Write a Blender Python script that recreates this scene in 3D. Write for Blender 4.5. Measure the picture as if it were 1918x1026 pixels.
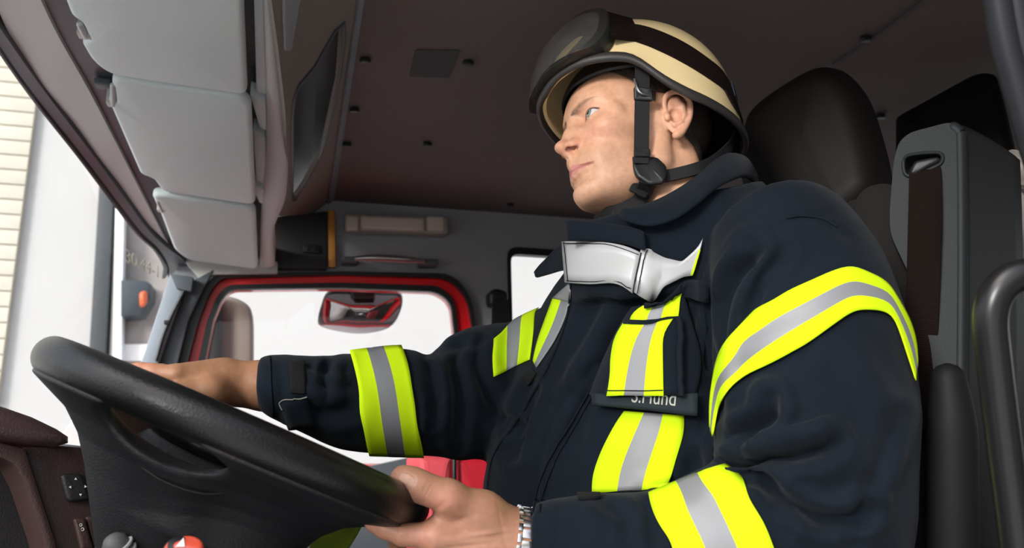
import bpy, bmesh, math, random
import numpy as np
from mathutils import Vector, Matrix, noise
from mathutils.bvhtree import BVHTree
for o in list(bpy.data.objects): bpy.data.objects.remove(o)
sc = bpy.context.scene
random.seed(4)
# ------------------------------------------------------------------ camera
W_, H_, FPX = 1918, 1026, 1600.0
YAW, PITCH = math.radians(14), math.radians(12.5)
fw = np.array([math.sin(YAW)*math.cos(PITCH), math.cos(YAW)*math.cos(PITCH), math.sin(PITCH)])
rt = np.array([math.cos(YAW), -math.sin(YAW), 0.0]); up = np.cross(rt, fw)
CAM = np.array([0, 0, .85])
cd = bpy.data.cameras.new('camera'); cam = bpy.data.objects.new('camera', cd); sc.collection.objects.link(cam)
M = Matrix([[rt[0], up[0], -fw[0], CAM[0]], [rt[1], up[1], -fw[1], CAM[1]], [rt[2], up[2], -fw[2], CAM[2]], [0, 0, 0, 1]])
cam.matrix_world = M
cd.sensor_width = 36; cd.lens = 36*FPX/W_; cd.clip_start = .02
cd.dof.use_dof = True; cd.dof.focus_distance = 1.06; cd.dof.aperture_fstop = 7.0
sc.camera = cam
# ------------------------------------------------------------------ daylight
wd = bpy.data.worlds.new('world'); sc.world = wd; wd.use_nodes = True
nt = wd.node_tree; nt.nodes.clear()
sky = nt.nodes.new('ShaderNodeTexSky'); sky.sky_type = 'NISHITA'; sky.sun_disc = False
sky.sun_elevation = math.radians(48); sky.sun_rotation = math.radians(230); sky.dust_density = 3.0; sky.air_density = 1.0; sky.ozone_density = .6
hz = nt.nodes.new('ShaderNodeHueSaturation'); hz.inputs['Saturation'].default_value = .5
bgn = nt.nodes.new('ShaderNodeBackground'); bgn.inputs[1].default_value = .29
wo = nt.nodes.new('ShaderNodeOutputWorld')
nt.links.new(sky.outputs[0], hz.inputs['Color']); nt.links.new(hz.outputs[0], bgn.inputs[0]); nt.links.new(bgn.outputs[0], wo.inputs[0])
def sun(name, direction, strength, color, angle):
    l = bpy.data.lights.new(name, 'SUN'); l.energy = strength; l.color = color; l.angle = math.radians(angle)
    o = bpy.data.objects.new(name, l); sc.collection.objects.link(o)
    o.rotation_euler = Vector(direction).to_track_quat('-Z', 'Y').to_euler(); o.location = (-2, -2, 5)
    return o
SUN_DIR = (.70, .62, -.22)      # light travels rearwards, into the cab and slightly down
sun('sun', SUN_DIR, 3.0, (1, .97, .94), 14)
sc.view_settings.view_transform = 'Standard'; sc.view_settings.look = 'None'
sc.view_settings.exposure = 0.0; sc.view_settings.gamma = 1.0; sc.view_settings.use_curve_mapping = False
# ------------------------------------------------------------------ helpers
def ray(x, y): return fw+(x-959)/FPX*rt+(513-y)/FPX*up
def P(x, y, d): return CAM+ray(x, y)*d
def PP(x, y, p0, n):
    q = ray(x, y); n = np.array(n, float); return CAM+q*float(np.dot(np.array(p0)-CAM, n)/np.dot(q, n))
def PX(x, y, X): return PP(x, y, (X, 0, 0), (1, 0, 0))
def PY(x, y, Y): return PP(x, y, (0, Y, 0), (0, 1, 0))
def PZ(x, y, Z): return PP(x, y, (0, 0, Z), (0, 0, 1))
def proj(p):
    q = np.asarray(p, float)-CAM; z = q@fw
    return 959+FPX*(q@rt)/z, 513-FPX*(q@up)/z, z
def inp(b, names, v):
    for n in names:
        if n in b.inputs: b.inputs[n].default_value = v; return
def mat(name, col, rough=.5, metal=0, bump=0, bscale=300, var=0, vscale=8, coat=0, spec=.5, sheen=0, trans=0, ior=1.45, emit=None, es=0, sss=0, bump2=0, b2scale=20, alpha=1, btype='noise', aniso=None):
    m = bpy.data.materials.new(name); m.use_nodes = True; t = m.node_tree; b = t.nodes['Principled BSDF']
    L = t.links.new
    c4 = (*col, 1); b.inputs['Base Color'].default_value = c4
    b.inputs['Roughness'].default_value = rough; b.inputs['Metallic'].default_value = metal
    inp(b, ['Specular IOR Level', 'Specular'], spec); inp(b, ['Coat Weight'], coat); inp(b, ['Coat Roughness'], .12)
    inp(b, ['Sheen Weight'], sheen); inp(b, ['Transmission Weight'], trans); inp(b, ['IOR'], ior); inp(b, ['Alpha'], alpha)
    if sss:
        inp(b, ['Subsurface Weight'], sss); b.inputs['Subsurface Radius'].default_value = (1, .35, .2); inp(b, ['Subsurface Scale'], .006)
    if emit: inp(b, ['Emission Color'], (*emit, 1)); inp(b, ['Emission Strength'], es)
    tc = t.nodes.new('ShaderNodeTexCoord')
    if var:
        n = t.nodes.new('ShaderNodeTexNoise'); n.inputs['Scale'].default_value = vscale; n.inputs['Detail'].default_value = 5
        L(tc.outputs['Object'], n.inputs['Vector'])
        mx = t.nodes.new('ShaderNodeMixRGB'); mx.blend_type = 'MULTIPLY'; mx.inputs[1].default_value = c4
        rp = t.nodes.new('ShaderNodeMapRange'); rp.inputs[1].default_value = .3; rp.inputs[2].default_value = .7; rp.inputs[3].default_value = 1-var; rp.inputs[4].default_value = 1+var*.4
        L(n.outputs[0], rp.inputs[0]); mx.inputs[0].default_value = 1
        L(rp.outputs[0], mx.inputs[2]); L(mx.outputs[0], b.inputs['Base Color'])
    prev = None
    for bs, sc_, ty in ((bump, bscale, btype), (bump2, b2scale, 'noise')):
        if bs:
            if ty == 'voronoi': n = t.nodes.new('ShaderNodeTexVoronoi')
            elif ty == 'wave':
                n = t.nodes.new('ShaderNodeTexWave'); n.bands_direction = 'DIAGONAL'; n.inputs['Distortion'].default_value = .6
            else: n = t.nodes.new('ShaderNodeTexNoise'); n.inputs['Detail'].default_value = 4
            n.inputs['Scale'].default_value = sc_; L(tc.outputs['Object'], n.inputs['Vector'])
            bn = t.nodes.new('ShaderNodeBump'); bn.inputs['Strength'].default_value = bs; bn.inputs['Distance'].default_value = .002
            L(n.outputs[1] if ty == 'wave' and len(n.outputs) > 1 else n.outputs[0], bn.inputs['Height'])
            if prev: L(prev.outputs[0], bn.inputs['Normal'])
            prev = bn
    if prev: L(prev.outputs[0], b.inputs['Normal'])
    return m
def thing(name, label, cat, loc=(0, 0, 0), group=None):
    o = bpy.data.objects.new(name, None); sc.collection.objects.link(o); o.location = tuple(loc); o.empty_display_size = .05
    tag(o, label, cat, group); return o
def tag(o, label=None, cat=None, group=None, kind=None):
    if label: o['label'] = label
    if cat: o['category'] = cat
    if group: o['group'] = group
    if kind: o['kind'] = kind
    return o
def wm(o):
    m = Matrix.Translation(o.location) if o.type == 'EMPTY' or o.parent is None else Matrix.Identity(4)
    return m
def link(o, parent=None):
    sc.collection.objects.link(o)
    if parent is not None:
        o.parent = parent
        if parent.parent is None: o.matrix_parent_inverse = Matrix.Translation(-Vector(parent.location))
    return o
def sharpen(bm, ang=38):
    bm.normal_update(); a = math.radians(ang)
    for e in bm.edges:
        if len(e.link_faces) == 2 and e.calc_face_angle(0) > a: e.smooth = False
    for f in bm.faces: f.smooth = True
def obj(name, bm, m, parent=None, ang=38, kind=None):
    bmesh.ops.recalc_face_normals(bm, faces=bm.faces[:]) if ang else None
    sharpen(bm, ang or 180)
    me = bpy.data.meshes.new(name); bm.to_mesh(me); bm.free()
    me.materials.append(m); o = bpy.data.objects.new(name, me); link(o, parent)
    if kind: o['kind'] = kind
    return o
def raw(name, v, f, m, parent=None, smooth=True):
    me = bpy.data.meshes.new(name); me.from_pydata([tuple(map(float, p)) for p in v], [], f)
    me.polygons.foreach_set('use_smooth', [smooth]*len(me.polygons)); me.materials.append(m)
    o = bpy.data.objects.new(name, me); link(o, parent); return o
def BM(): return bmesh.new()
def add_prism(bm, pts, vec, bev=0, seg=2):
    vec = Vector(vec); n = len(pts)
    a = [bm.verts.new(Vector(p)) for p in pts]; b = [bm.verts.new(Vector(p)+vec) for p in pts]
    fs = [bm.faces.new(a), bm.faces.new(b[::-1])]
    for i in range(n): fs.append(bm.faces.new((a[i], b[i], b[(i+1) % n], a[(i+1) % n])))
    bmesh.ops.recalc_face_normals(bm, faces=fs)
    if bev:
        es = list({e for f in fs for e in f.edges})
        bmesh.ops.bevel(bm, geom=es, offset=bev, segments=seg, affect='EDGES', profile=.6, clamp_overlap=True)
    return bm
def add_box(bm, c, s, rot=None, bev=0, seg=2):
    c = Vector(c); h = Vector(s)/2; R = rot or Matrix.Identity(3)
    q = [c+R@Vector((x*h.x, y*h.y, -h.z)) for x, y in ((-1, -1), (1, -1), (1, 1), (-1, 1))]
    return add_prism(bm, q, R@Vector((0, 0, 2*h.z)), bev, seg)
def crom(pts, n=6, closed=False):
    p = [np.array(q, float) for q in pts]; out = []
    N = len(p); rng = range(N if closed else N-1)
    for i in rng:
        p0 = p[i-1] if (closed or i > 0) else 2*p[0]-p[1]
        p1 = p[i]; p2 = p[(i+1) % N]
        p3 = p[(i+2) % N] if (closed or i+2 < N) else 2*p[-1]-p[-2]
        for k in range(n):
            t = k/n
            out.append(.5*((2*p1)+(-p0+p2)*t+(2*p0-5*p1+4*p2-p3)*t*t+(-p0+3*p1-3*p2+p3)*t**3))
    if not closed: out.append(p[-1])
    return out
def add_rings(bm, rings, closed_ring=True, caps=True, closed_path=False):
    vs = [[bm.verts.new(tuple(map(float, q))) for q in r] for r in rings]; n = len(vs[0]); m = len(vs)
    for i in range(m if closed_path else m-1):
        a, b = vs[i], vs[(i+1) % m]
        for j in range(n if closed_ring else n-1):
            k = (j+1) % n
            try: bm.faces.new((a[j], a[k], b[k], b[j]))
            except ValueError: pass
    if caps and not closed_path and closed_ring:
        bm.faces.new(vs[0][::-1]); bm.faces.new(vs[-1])
    return vs
def frames(path, closed=False, ref=None):
    N = len(path); T = []
    for i in range(N):
        a = path[(i-1) % N] if (closed or i > 0) else path[0]; b = path[(i+1) % N] if (closed or i < N-1) else path[-1]
        t = np.array(b)-np.array(a); T.append(t/(np.linalg.norm(t)+1e-12))
    out = []
    if ref is None:
        ref = np.array([0, 0, 1.]) if abs(T[0][2]) < .9 else np.array([1., 0, 0])
    x = np.array(ref, float)
    for t in T:
        x = x-t*np.dot(x, t); x /= np.linalg.norm(x)+1e-12; out.append((t, x, np.cross(t, x)))
    return out
def add_tube(bm, pts, r, seg=12, n=6, closed=False, smooth=True, caps=True, roundcap=False):
    if smooth and len(pts) > 2: path = crom(pts, n, closed)
    else: path = [np.array(q, float) for q in pts]
    N = len(path)
    if np.isscalar(r): rr = [r]*N
    else: rr = list(np.interp(np.linspace(0, 1, N), np.linspace(0, 1, len(r)), r))
    fr = frames(path, closed); rings = []
    for i, (c, (t, x, y)) in enumerate(zip(path, fr)):
        rings.append([c+rr[i]*(math.cos(a)*x+math.sin(a)*y) for a in np.linspace(0, 2*math.pi, seg, endpoint=False)])
    if roundcap and not closed:
        pre = []; post = []
        for k in (3, 2, 1):
            a = k/3*math.pi/2*.93
            t, x, y = fr[0]; pre.append([path[0]-t*rr[0]*math.sin(a)+rr[0]*math.cos(a)*(math.cos(q)*x+math.sin(q)*y) for q in np.linspace(0, 2*math.pi, seg, endpoint=False)])
        for k in (1, 2, 3):
            a = k/3*math.pi/2*.93
            t, x, y = fr[-1]; post.append([path[-1]+t*rr[-1]*math.sin(a)+rr[-1]*math.cos(a)*(math.cos(q)*x+math.sin(q)*y) for q in np.linspace(0, 2*math.pi, seg, endpoint=False)])
        rings = pre+rings+post
    add_rings(bm, rings, caps=caps, closed_path=closed); return bm
def add_ribbon(bm, pts, nrm, w, th, n=6, smooth=True):
    """flat strap: nrm = outward normal(s)"""
    path = crom(pts, n) if smooth and len(pts) > 2 else [np.array(q, float) for q in pts]
    N = len(path); nr = np.array(nrm, float)
    if nr.ndim == 1: nr = np.repeat(nr[None], N, 0)
    else: nr = np.stack([np.interp(np.linspace(0, 1, N), np.linspace(0, 1, len(nr)), nr[:, k]) for k in range(3)], 1)
    ww = [w]*N if np.isscalar(w) else np.interp(np.linspace(0, 1, N), np.linspace(0, 1, len(w)), w)
    fr = frames(path); rings = []
    for i, c in enumerate(path):
        t = fr[i][0]; x = nr[i]-t*np.dot(nr[i], t); x /= np.linalg.norm(x)+1e-9; s = np.cross(t, x); h = ww[i]/2; e = th/2
        rings.append([c+s*h*a+x*e*b for a, b in ((-1, -.4), (-.96, -1), (.96, -1), (1, -.4), (1, .4), (.96, 1), (-.96, 1), (-1, .4))])
    add_rings(bm, rings); return bm
def round_poly(pts, r, seg=4):
    """round the corners of a 3d polygon; r = scalar or list"""
    out = []; n = len(pts)
    for i in range(n):
        a, b, c = (np.array(pts[(i+k) % n], float) for k in (-1, 0, 1)); ri = r if np.isscalar(r) else r[i]
        d1 = a-b; d2 = c-b; l1 = np.linalg.norm(d1); l2 = np.linalg.norm(d2); q = min(ri, l1*.49, l2*.49)
        if q < 1e-5: out.append(b); continue
        p1 = b+d1/l1*q; p2 = b+d2/l2*q
        for k in range(seg+1):
            t = k/seg; out.append((1-t)**2*p1+2*t*(1-t)*b+t*t*p2)
    return out
def offset_poly(pts, nrm, d):
    """inset a planar polygon by d (towards its inside)"""
    n = len(pts); p = [np.array(q, float) for q in pts]; nrm = np.array(nrm, float); nrm /= np.linalg.norm(nrm)
    c = sum(p)/n; area = sum(np.dot(np.cross(p[i]-c, p[(i+1) % n]-c), nrm) for i in range(n)); s = 1 if area > 0 else -1
    out = []
    for i in range(n):
        e1 = p[i]-p[i-1]; e2 = p[(i+1) % n]-p[i]
        n1 = np.cross(nrm, e1)*s; n2 = np.cross(nrm, e2)*s
        n1 /= np.linalg.norm(n1)+1e-9; n2 /= np.linalg.norm(n2)+1e-9
        m = n1+n2; m /= np.linalg.norm(m)+1e-9; k = d/max(.5, np.dot(m, n1)); out.append(p[i]+m*k)
    return out
def add_cushion(bm, pts, vec, r, steps=5, belly=0):
    """solid slab between pts and pts+vec with rounded rim of radius r"""
    vec = np.array(vec, float); L = np.linalg.norm(vec); nv = vec/L; r = min(r, L/2*.98); rings = []
    for k in range(steps+1):
        a = k/steps*math.pi/2; rings.append([q+nv*(r-r*math.cos(math.pi/2-a)*0-r*math.cos(a)*1+0) for q in offset_poly(pts, nv, r-r*math.sin(a))])
    for k in range(steps+1):
        a = (steps-k)/steps*math.pi/2; rings.append([q+nv*(L-r+r*math.cos(a)) for q in offset_poly(pts, nv, r-r*math.sin(a))])
    vs = add_rings(bm, rings, caps=False)
    for ring, s in ((vs[0], -1), (vs[-1], 1)):
        c = sum((v.co for v in ring), Vector())/len(ring)+Vector(nv)*s*belly; cv = bm.verts.new(c); mid = [bm.verts.new((v.co*.5+c*.5)+Vector(nv)*s*belly*.25) for v in ring]; n = len(ring)
        for i in range(n):
            j = (i+1) % n; bm.faces.new((ring[i], ring[j], mid[j], mid[i])); bm.faces.new((mid[i], mid[j], cv))
    return bm
# ---- signed distance modelling (organic shapes)
class SDF:
    def __init__(s, lo, hi, h):
        s.lo = np.array(lo, float); s.h = h; s.n = np.ceil((np.array(hi)-s.lo)/h).astype(int)+1
        s.F = np.full(s.n, 1e3, np.float32)
        s.ax = [(s.lo[i]+h*np.arange(s.n[i])).astype(np.float32) for i in range(3)]
    def like(s):
        g = SDF.__new__(SDF); g.lo, g.h, g.n, g.ax = s.lo, s.h, s.n, s.ax; g.F = np.full(s.n, 1e3, np.float32); return g
    def merge(s, g, k):
        a, b = s.F, g.F; s.F = (np.minimum(a, b)-np.maximum(k-np.abs(a-b), 0)**2/k/4).astype(np.float32)
    def block(s, lo, hi, pad):
        a = np.clip(np.floor((np.array(lo)-pad-s.lo)/s.h).astype(int), 0, s.n-1); b = np.clip(np.ceil((np.array(hi)+pad-s.lo)/s.h).astype(int)+1, 1, s.n)
        sl = tuple(slice(a[i], b[i]) for i in range(3))
        X = s.ax[0][sl[0]][:, None, None]; Y = s.ax[1][sl[1]][None, :, None]; Z = s.ax[2][sl[2]][None, None, :]
        return sl, X, Y, Z
    def comb(s, sl, d, k, op):
        F = s.F[sl]
        if op == 'u':
            h = np.maximum(k-np.abs(F-d), 0)/k if k else 0; s.F[sl] = np.minimum(F, d)-(h*h*k/4 if k else 0)
        elif op == 's':
            d = -d; h = np.maximum(k-np.abs(F-d), 0)/k if k else 0; s.F[sl] = np.maximum(F, d)+(h*h*k/4 if k else 0)
    def ell(s, c, r, k=0, R=None, op='u'):
        c = np.array(c, float); r = np.array(r, float); m = r.max(); pad = k+3*s.h
        sl, X, Y, Z = s.block(c-m, c+m, pad); x, y, z = X-c[0], Y-c[1], Z-c[2]
        if R is not None: R = np.array(R); x, y, z = (R[0, i]*x+R[1, i]*y+R[2, i]*z for i in range(3))
        k0 = np.sqrt((x/r[0])**2+(y/r[1])**2+(z/r[2])**2)+1e-6; k1 = np.sqrt((x/r[0]**2)**2+(y/r[1]**2)**2+(z/r[2]**2)**2)+1e-9
        s.comb(sl, (k0*(k0-1)/k1).astype(np.float32), k, op)
    def cone(s, a, b, ra, rb, k=0, op='u', sq=None):
        a = np.array(a, float); b = np.array(b, float); m = max(ra, rb); pad = m+k+3*s.h
        sl, X, Y, Z = s.block(np.minimum(a, b), np.maximum(a, b), pad); d = b-a; L = d@d+1e-9
        x, y, z = X-a[0], Y-a[1], Z-a[2]; t = np.clip((x*d[0]+y*d[1]+z*d[2])/L, 0, 1)
        q = np.sqrt((x-t*d[0])**2+(y-t*d[1])**2+(z-t*d[2])**2)-(ra+t*(rb-ra))
        s.comb(sl, q.astype(np.float32), k, op)
    def chain(s, pts, rs, k=0, op='u'):
        for i in range(len(pts)-1): s.cone(pts[i], pts[i+1], rs[i], rs[i+1], k, op)
    def mesh(s):
        F = s.F; n = F.shape; neg = F < 0
        c = [(i, j, k) for i in (0, 1) for j in (0, 1) for k in (0, 1)]
        def cs(A, o): return A[o[0]:n[0]-1+o[0], o[1]:n[1]-1+o[1], o[2]:n[2]-1+o[2]]
        cnt = sum(cs(neg, o).astype(np.int8) for o in c); act = (cnt > 0) & (cnt < 8)
        I = np.argwhere(act); idx = -np.ones(act.shape, np.int64); idx[act] = np.arange(len(I))
        vals = {o: F[I[:, 0]+o[0], I[:, 1]+o[1], I[:, 2]+o[2]] for o in c}
        S = np.zeros((len(I), 3)); C = np.zeros(len(I))
        for ax in range(3):
            for o in c:
                if o[ax] == 0:
                    o2 = list(o); o2[ax] = 1; o2 = tuple(o2); a, b = vals[o], vals[o2]; cr = (a < 0) != (b < 0)
                    t = np.where(cr, a/np.where(a-b == 0, 1, a-b), 0); p = np.zeros((len(I), 3)); p[:] = o; p[:, ax] = t
                    S += p*cr[:, None]; C += cr
        V = s.lo+(I+S/C[:, None])*s.h
        Q = []
        for ax in range(3):
            u, v = (ax+1) % 3, (ax+2) % 3
            a = neg; sl0 = [slice(None)]*3; sl1 = [slice(None)]*3; sl0[ax] = slice(0, -1); sl1[ax] = slice(1, None)
            e = a[tuple(sl0)] != a[tuple(sl1)]; E = np.argwhere(e)
            ok = (E[:, u] > 0) & (E[:, v] > 0) & (E[:, u] < n[u]-1) & (E[:, v] < n[v]-1); E = E[ok]
            def g(du, dv):
                q = E.copy(); q[:, u] -= du; q[:, v] -= dv; return idx[q[:, 0], q[:, 1], q[:, 2]]
            quad = np.stack([g(1, 1), g(0, 1), g(0, 0), g(1, 0)], 1)
            fl = ~a[E[:, 0], E[:, 1], E[:, 2]]; quad[fl] = quad[fl][:, ::-1]; Q.append(quad)
        Q = np.concatenate(Q); Q = Q[(Q >= 0).all(1)]
        return V, Q
def np_mesh(name, V, Q):
    me = bpy.data.meshes.new(name); V = np.asarray(V, np.float32); me.vertices.add(len(V)); me.vertices.foreach_set('co', V.ravel())
    me.loops.add(Q.size); me.loops.foreach_set('vertex_index', Q.ravel().astype(np.int32)); me.polygons.add(len(Q))
    me.polygons.foreach_set('loop_start', np.arange(0, Q.size, Q.shape[1], dtype=np.int32))
    me.update(calc_edges=True); me.validate(); me.polygons.foreach_set('use_smooth', [True]*len(me.polygons)); return me
def relax(V, Q, it=2, lam=.5):
    E = np.concatenate([Q[:, [0, 1]], Q[:, [1, 2]], Q[:, [2, 3]], Q[:, [3, 0]]])
    n = len(V); deg = np.bincount(E[:, 0], minlength=n)+np.bincount(E[:, 1], minlength=n); deg = np.maximum(deg, 1)
    for i in range(it):
        for l in (lam, -lam*1.03) if it > 2 else (lam,):
            S = np.zeros_like(V)
            for ax in range(3):
                S[:, ax] = np.bincount(E[:, 0], V[E[:, 1], ax], n)+np.bincount(E[:, 1], V[E[:, 0], ax], n)
            V = V+l*(S/deg[:, None]-V)
    return V
def vnormals(V, Q):
    a, b = V[Q[:, 2]]-V[Q[:, 0]], V[Q[:, 3]]-V[Q[:, 1]]; fn = np.cross(a, b); N = np.zeros_like(V)
    for k in range(Q.shape[1]):
        for ax in range(3): N[:, ax] += np.bincount(Q[:, k], fn[:, ax], len(V))
    return N/(np.linalg.norm(N, axis=1, keepdims=True)+1e-12)
def sstep(a, b, x):
    t = np.clip((x-a)/(b-a), 0, 1); return t*t*(3-2*t)
# ------------------------------------------------------------------ materials
M_ceil = mat('roof_lining', (.145, .112, .10), .85, bump=.15, bscale=500, var=.12, vscale=3)
M_wallg = mat('wall_plastic', (.30, .305, .32), .6, bump=.2, bscale=450)
M_light = mat('light_trim', (.66, .645, .62), .55, bump=.25, bscale=600)
M_dtrim = mat('dark_trim', (.055, .06, .072), .42, bump=.2, bscale=500)
M_black = mat('black_rubber', (.012, .012, .013), .45)
M_red = mat('red_paint', (.90, .012, .02), .22, coat=.6)
M_visor = mat('visor_vinyl', (.74, .82, .80), .48, bump=.15, bscale=420, spec=.4)
M_pill = mat('pillar_plastic', (.30, .34, .39), .5, bump=.2, bscale=500)
M_pilld = mat('pillar_plastic_dark', (.10, .115, .13), .5, bump=.2, bscale=500)
M_amber = mat('amber_paint', (.62, .27, .05), .4)
def thin_glass():
    m = bpy.data.materials.new('window_glass'); m.use_nodes = True; t = m.node_tree; t.nodes.clear()
    a = t.nodes.new('ShaderNodeBsdfTransparent'); a.inputs[0].default_value = (.97, .98, .98, 1)
    g = t.nodes.new('ShaderNodeBsdfGlossy'); g.inputs['Roughness'].default_value = .02; x = t.nodes.new('ShaderNodeMixShader'); x.inputs[0].default_value = .015
    o = t.nodes.new('ShaderNodeOutputMaterial'); t.links.new(a.outputs[0], x.inputs[1]); t.links.new(g.outputs[0], x.inputs[2]); t.links.new(x.outputs[0], o.inputs[0]); return m
M_glass = thin_glass()
M_chrome = mat('brushed_metal', (.55, .54, .52), .3, metal=1)
M_steel = mat('cast_metal', (.42, .40, .38), .45, metal=.4, bump=.3, bscale=150, var=.25, vscale=25)
M_tan = mat('lamp_cover', (.62, .52, .44), .35, spec=.5)
M_dash = mat('dashboard_plastic', (.050, .026, .023), .5, bump=.3, bscale=500)
M_dash2 = mat('dashboard_dark', (.012, .010, .010), .55, bump=.3, bscale=500)
M_white = mat('marking_white', (.8, .8, .78), .5)
M_plas = mat('seat_plastic', (.014, .017, .019), .55, spec=.25, bump=.12, bscale=400)
M_seatf = mat('seat_fabric', (.014, .012, .011), .95, bump=.6, bscale=300, btype='wave')
M_seatv = mat('headrest_vinyl', (.006, .0052, .0045), .55, spec=.2, bump=.06, bscale=350)
M_belt = mat('belt_webbing', (.010, .0055, .0045), .8, spec=.1, bump=.4, bscale=400, btype='wave')
M_facade = mat('pale_render', (.51, .505, .495), .9, bump=.2, bscale=8, var=.04, vscale=.6)
M_ground = mat('pale_paving', (.72, .73, .735), .95, var=.2, vscale=1.5)
def zroof(Y): return 1.52-.15*float(sstep(1.6, 2.4, Y))
def PH(x, y, dz=0):
    q = ray(x, y); a, b = .3, 4.0
    for i in range(40):
        m = (a+b)/2; p = CAM+q*m
        if p[2] < zroof(p[1])+dz: a = m
        else: b = m
    return CAM+q*a
from mathutils.geometry import tessellate_polygon
def add_plate(bm, outer, holes, vec):
    loops = [[Vector(map(float, p)) for p in l] for l in [outer]+holes]; vec = Vector(vec); flat = [p for l in loops for p in l]
    tris = tessellate_polygon(loops); a = [bm.verts.new(p) for p in flat]; b = [bm.verts.new(p+vec) for p in flat]
    for t in tris:
        for s, fl in ((a, 1), (b, 0)):
            q = [s[i] for i in t]
            try: bm.faces.new(q if fl else q[::-1])
            except ValueError: pass
    k = 0
    for l in loops:
        n = len(l)
        for i in range(n):
            j = (i+1) % n; bm.faces.new((a[k+i], a[k+j], b[k+j], b[k+i]))
        k += n
    return bm
def struct(name, bm, m, **kw):
    o = obj(name, bm, m, **kw); o['kind'] = 'structure'; return o
# ------------------------------------------------------------------ shell
YF = 2.4
b = BM(); add_box(b, (.95, 1.5, -.02), (3.9, 2.1, .04)); struct('floor', b, M_dash2)
b = BM()
add_prism(b, [(.06, .42, 1.585), (2.9, .42, 1.585), (2.9, YF+.05, 1.585), (.06, YF+.05, 1.585)], (0, 0, .05)); struct('ceiling', b, M_ceil)
b = BM(); add_prism(b, [(-.56, .42, 1.60), (.08, .42, 1.66), (.08, YF+.12, 1.66), (-.56, YF+.12, 1.60)], (0, 0, .03)); struct('trim_5', b, M_dtrim)
# far side wall with door and window openings
def yf(l, Y=YF): return [PY(x, y, Y) for x, y in l]
door_out = [(285, 900), (330, 690), (352, 600), (378, 545), (402, 512), (640, 508), (850, 512), (885, 560), (893, 640), (893, 930)]
door_red = [(322, 900), (352, 675), (372, 600), (392, 548), (412, 520), (640, 514), (840, 520), (876, 556), (886, 620), (886, 930)]
door_in = [(340, 900), (371, 675), (388, 600), (405, 555), (425, 533), (640, 529), (825, 535), (852, 562), (858, 620), (858, 930)]
glass_o = [(356, 900), (384, 675), (399, 600), (414, 562), (432, 541), (640, 539), (818, 546), (845, 566), (851, 620), (851, 846), (783, 853), (692, 873), (560, 905)]
rr = [0, 0, 0, .05, .07, 0, .08, .06, 0, 0]
w2 = round_poly(yf([(955, 468), (1075, 476), (1080, 640), (960, 640)]), .03)
z0 = .0
outer = [PY(322, 515, YF), (-.30, YF, 1.42), (-.1, YF, 1.46), (.03, YF, 1.60), (2.9, YF, 1.60), (2.9, YF, 0), (-.62, YF, 0)]+[PY(150, 1000, YF), PY(238, 760, YF), PY(310, 560, YF)]
do = yf(door_out); do[0] = do[1]-(do[2]-do[1])/(do[2]-do[1])[2]*(do[1][2]-.40); do[-1] = np.array([do[-2][0], YF, .40])
do = round_poly(do, rr)
b = BM(); add_plate(b, outer, [do, w2, [(1.15, YF, .85), (2.3, YF, .85), (2.3, YF, 1.42), (1.15, YF, 1.42)]], (0, .06, 0)); struct('wall_right', b, M_wallg)  # rearmost hole added out of sight to light the rear ceiling
b = BM(); add_plate(b, [(2.88, .40, 0), (2.88, 2.44, 0), (2.88, 2.44, 1.6), (2.88, .40, 1.6)], [[(2.88, .7, .7), (2.88, 2.1, .7), (2.88, 2.1, 1.45), (2.88, .7, 1.45)]], (.05, 0, 0)); struct('wall_rear', b, M_ceil)  # unseen opening added so daylight reaches the rear ceiling
# near side wall behind the driver's door opening
b = BM(); add_plate(b, [(.66, .44, 0), (2.9, .44, 0), (2.9, .44, 1.62), (.47, .44, 1.62), (.52, .44, 1.3), (.62, .44, .9)], [[(1.05, .44, .7), (2.6, .44, .7), (2.6, .44, 1.5), (1.05, .44, 1.5)]], (0, -.06, 0)); struct('wall_left', b, M_ceil)  # hole out of view, widened to brighten the rear roof lining
# far window 2
b = BM(); g = round_poly(yf([(955, 468), (1075, 476), (1080, 640), (960, 640)], YF+.03), .03); add_prism(b, g, (0, .005, 0)); W2 = struct('window_2', b, M_glass)
b = BM(); g1 = round_poly(yf([(950, 461), (1082, 470), (1086, 650), (954, 650)], YF-.006), .035); g2 = round_poly(yf([(957, 475), (1073, 482), (1077, 636), (961, 636)], YF-.006), .025); add_plate(b, g1, [g2], (0, .03, 0)); obj('window_seal', b, M_black, W2)
# passenger door
def ring(name, A, B, Y, th, m, parent, rA=rr, rB=rr, zb=.42):
    a = yf(A, Y); c = yf(B, Y)
    for l in (a, c):
        l[-1] = np.array([l[-2][0], Y, zb]); d = l[1]-l[0]; l[0] = l[1]-d/d[2]*(l[1][2]-zb)
    a[0] = a[0]-np.array([0, 0, .02]); a[-1] = a[-1]-np.array([0, 0, .02])
    bm = BM(); add_plate(bm, round_poly(a, rA), [round_poly(c, rB)], (0, th, 0)); return obj(name, bm, m, parent)
b = BM(); dl = yf(door_red, 2.395); zb = .40
dl[-1] = np.array([dl[-2][0], 2.395, zb]); d = dl[1]-dl[0]; dl[0] = dl[1]-d/d[2]*(dl[1][2]-zb)
gl = round_poly(yf(glass_o, 2.395), [0, 0, 0, .03, .05, 0, .05, .04, 0, .03, 0, 0, .02])
add_plate(b, round_poly(dl, rr), [gl], (0, .05, 0)); D1 = struct('door_1', b, M_red)
D1['label'] = 'red passenger door with black rubber seals around its window'
ring('door_seal', door_out, door_red, 2.372, .02, M_black, D1)
ring('glass_seal', door_in, glass_o[:9]+[(851, 930)], 2.383, .02, M_black, D1, rB=rr)
b = BM(); lw = [PY(x, y, 2.39) for x, y in [(858, 840), (783, 853), (692, 873), (560, 905), (330, 960)]]
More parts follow.
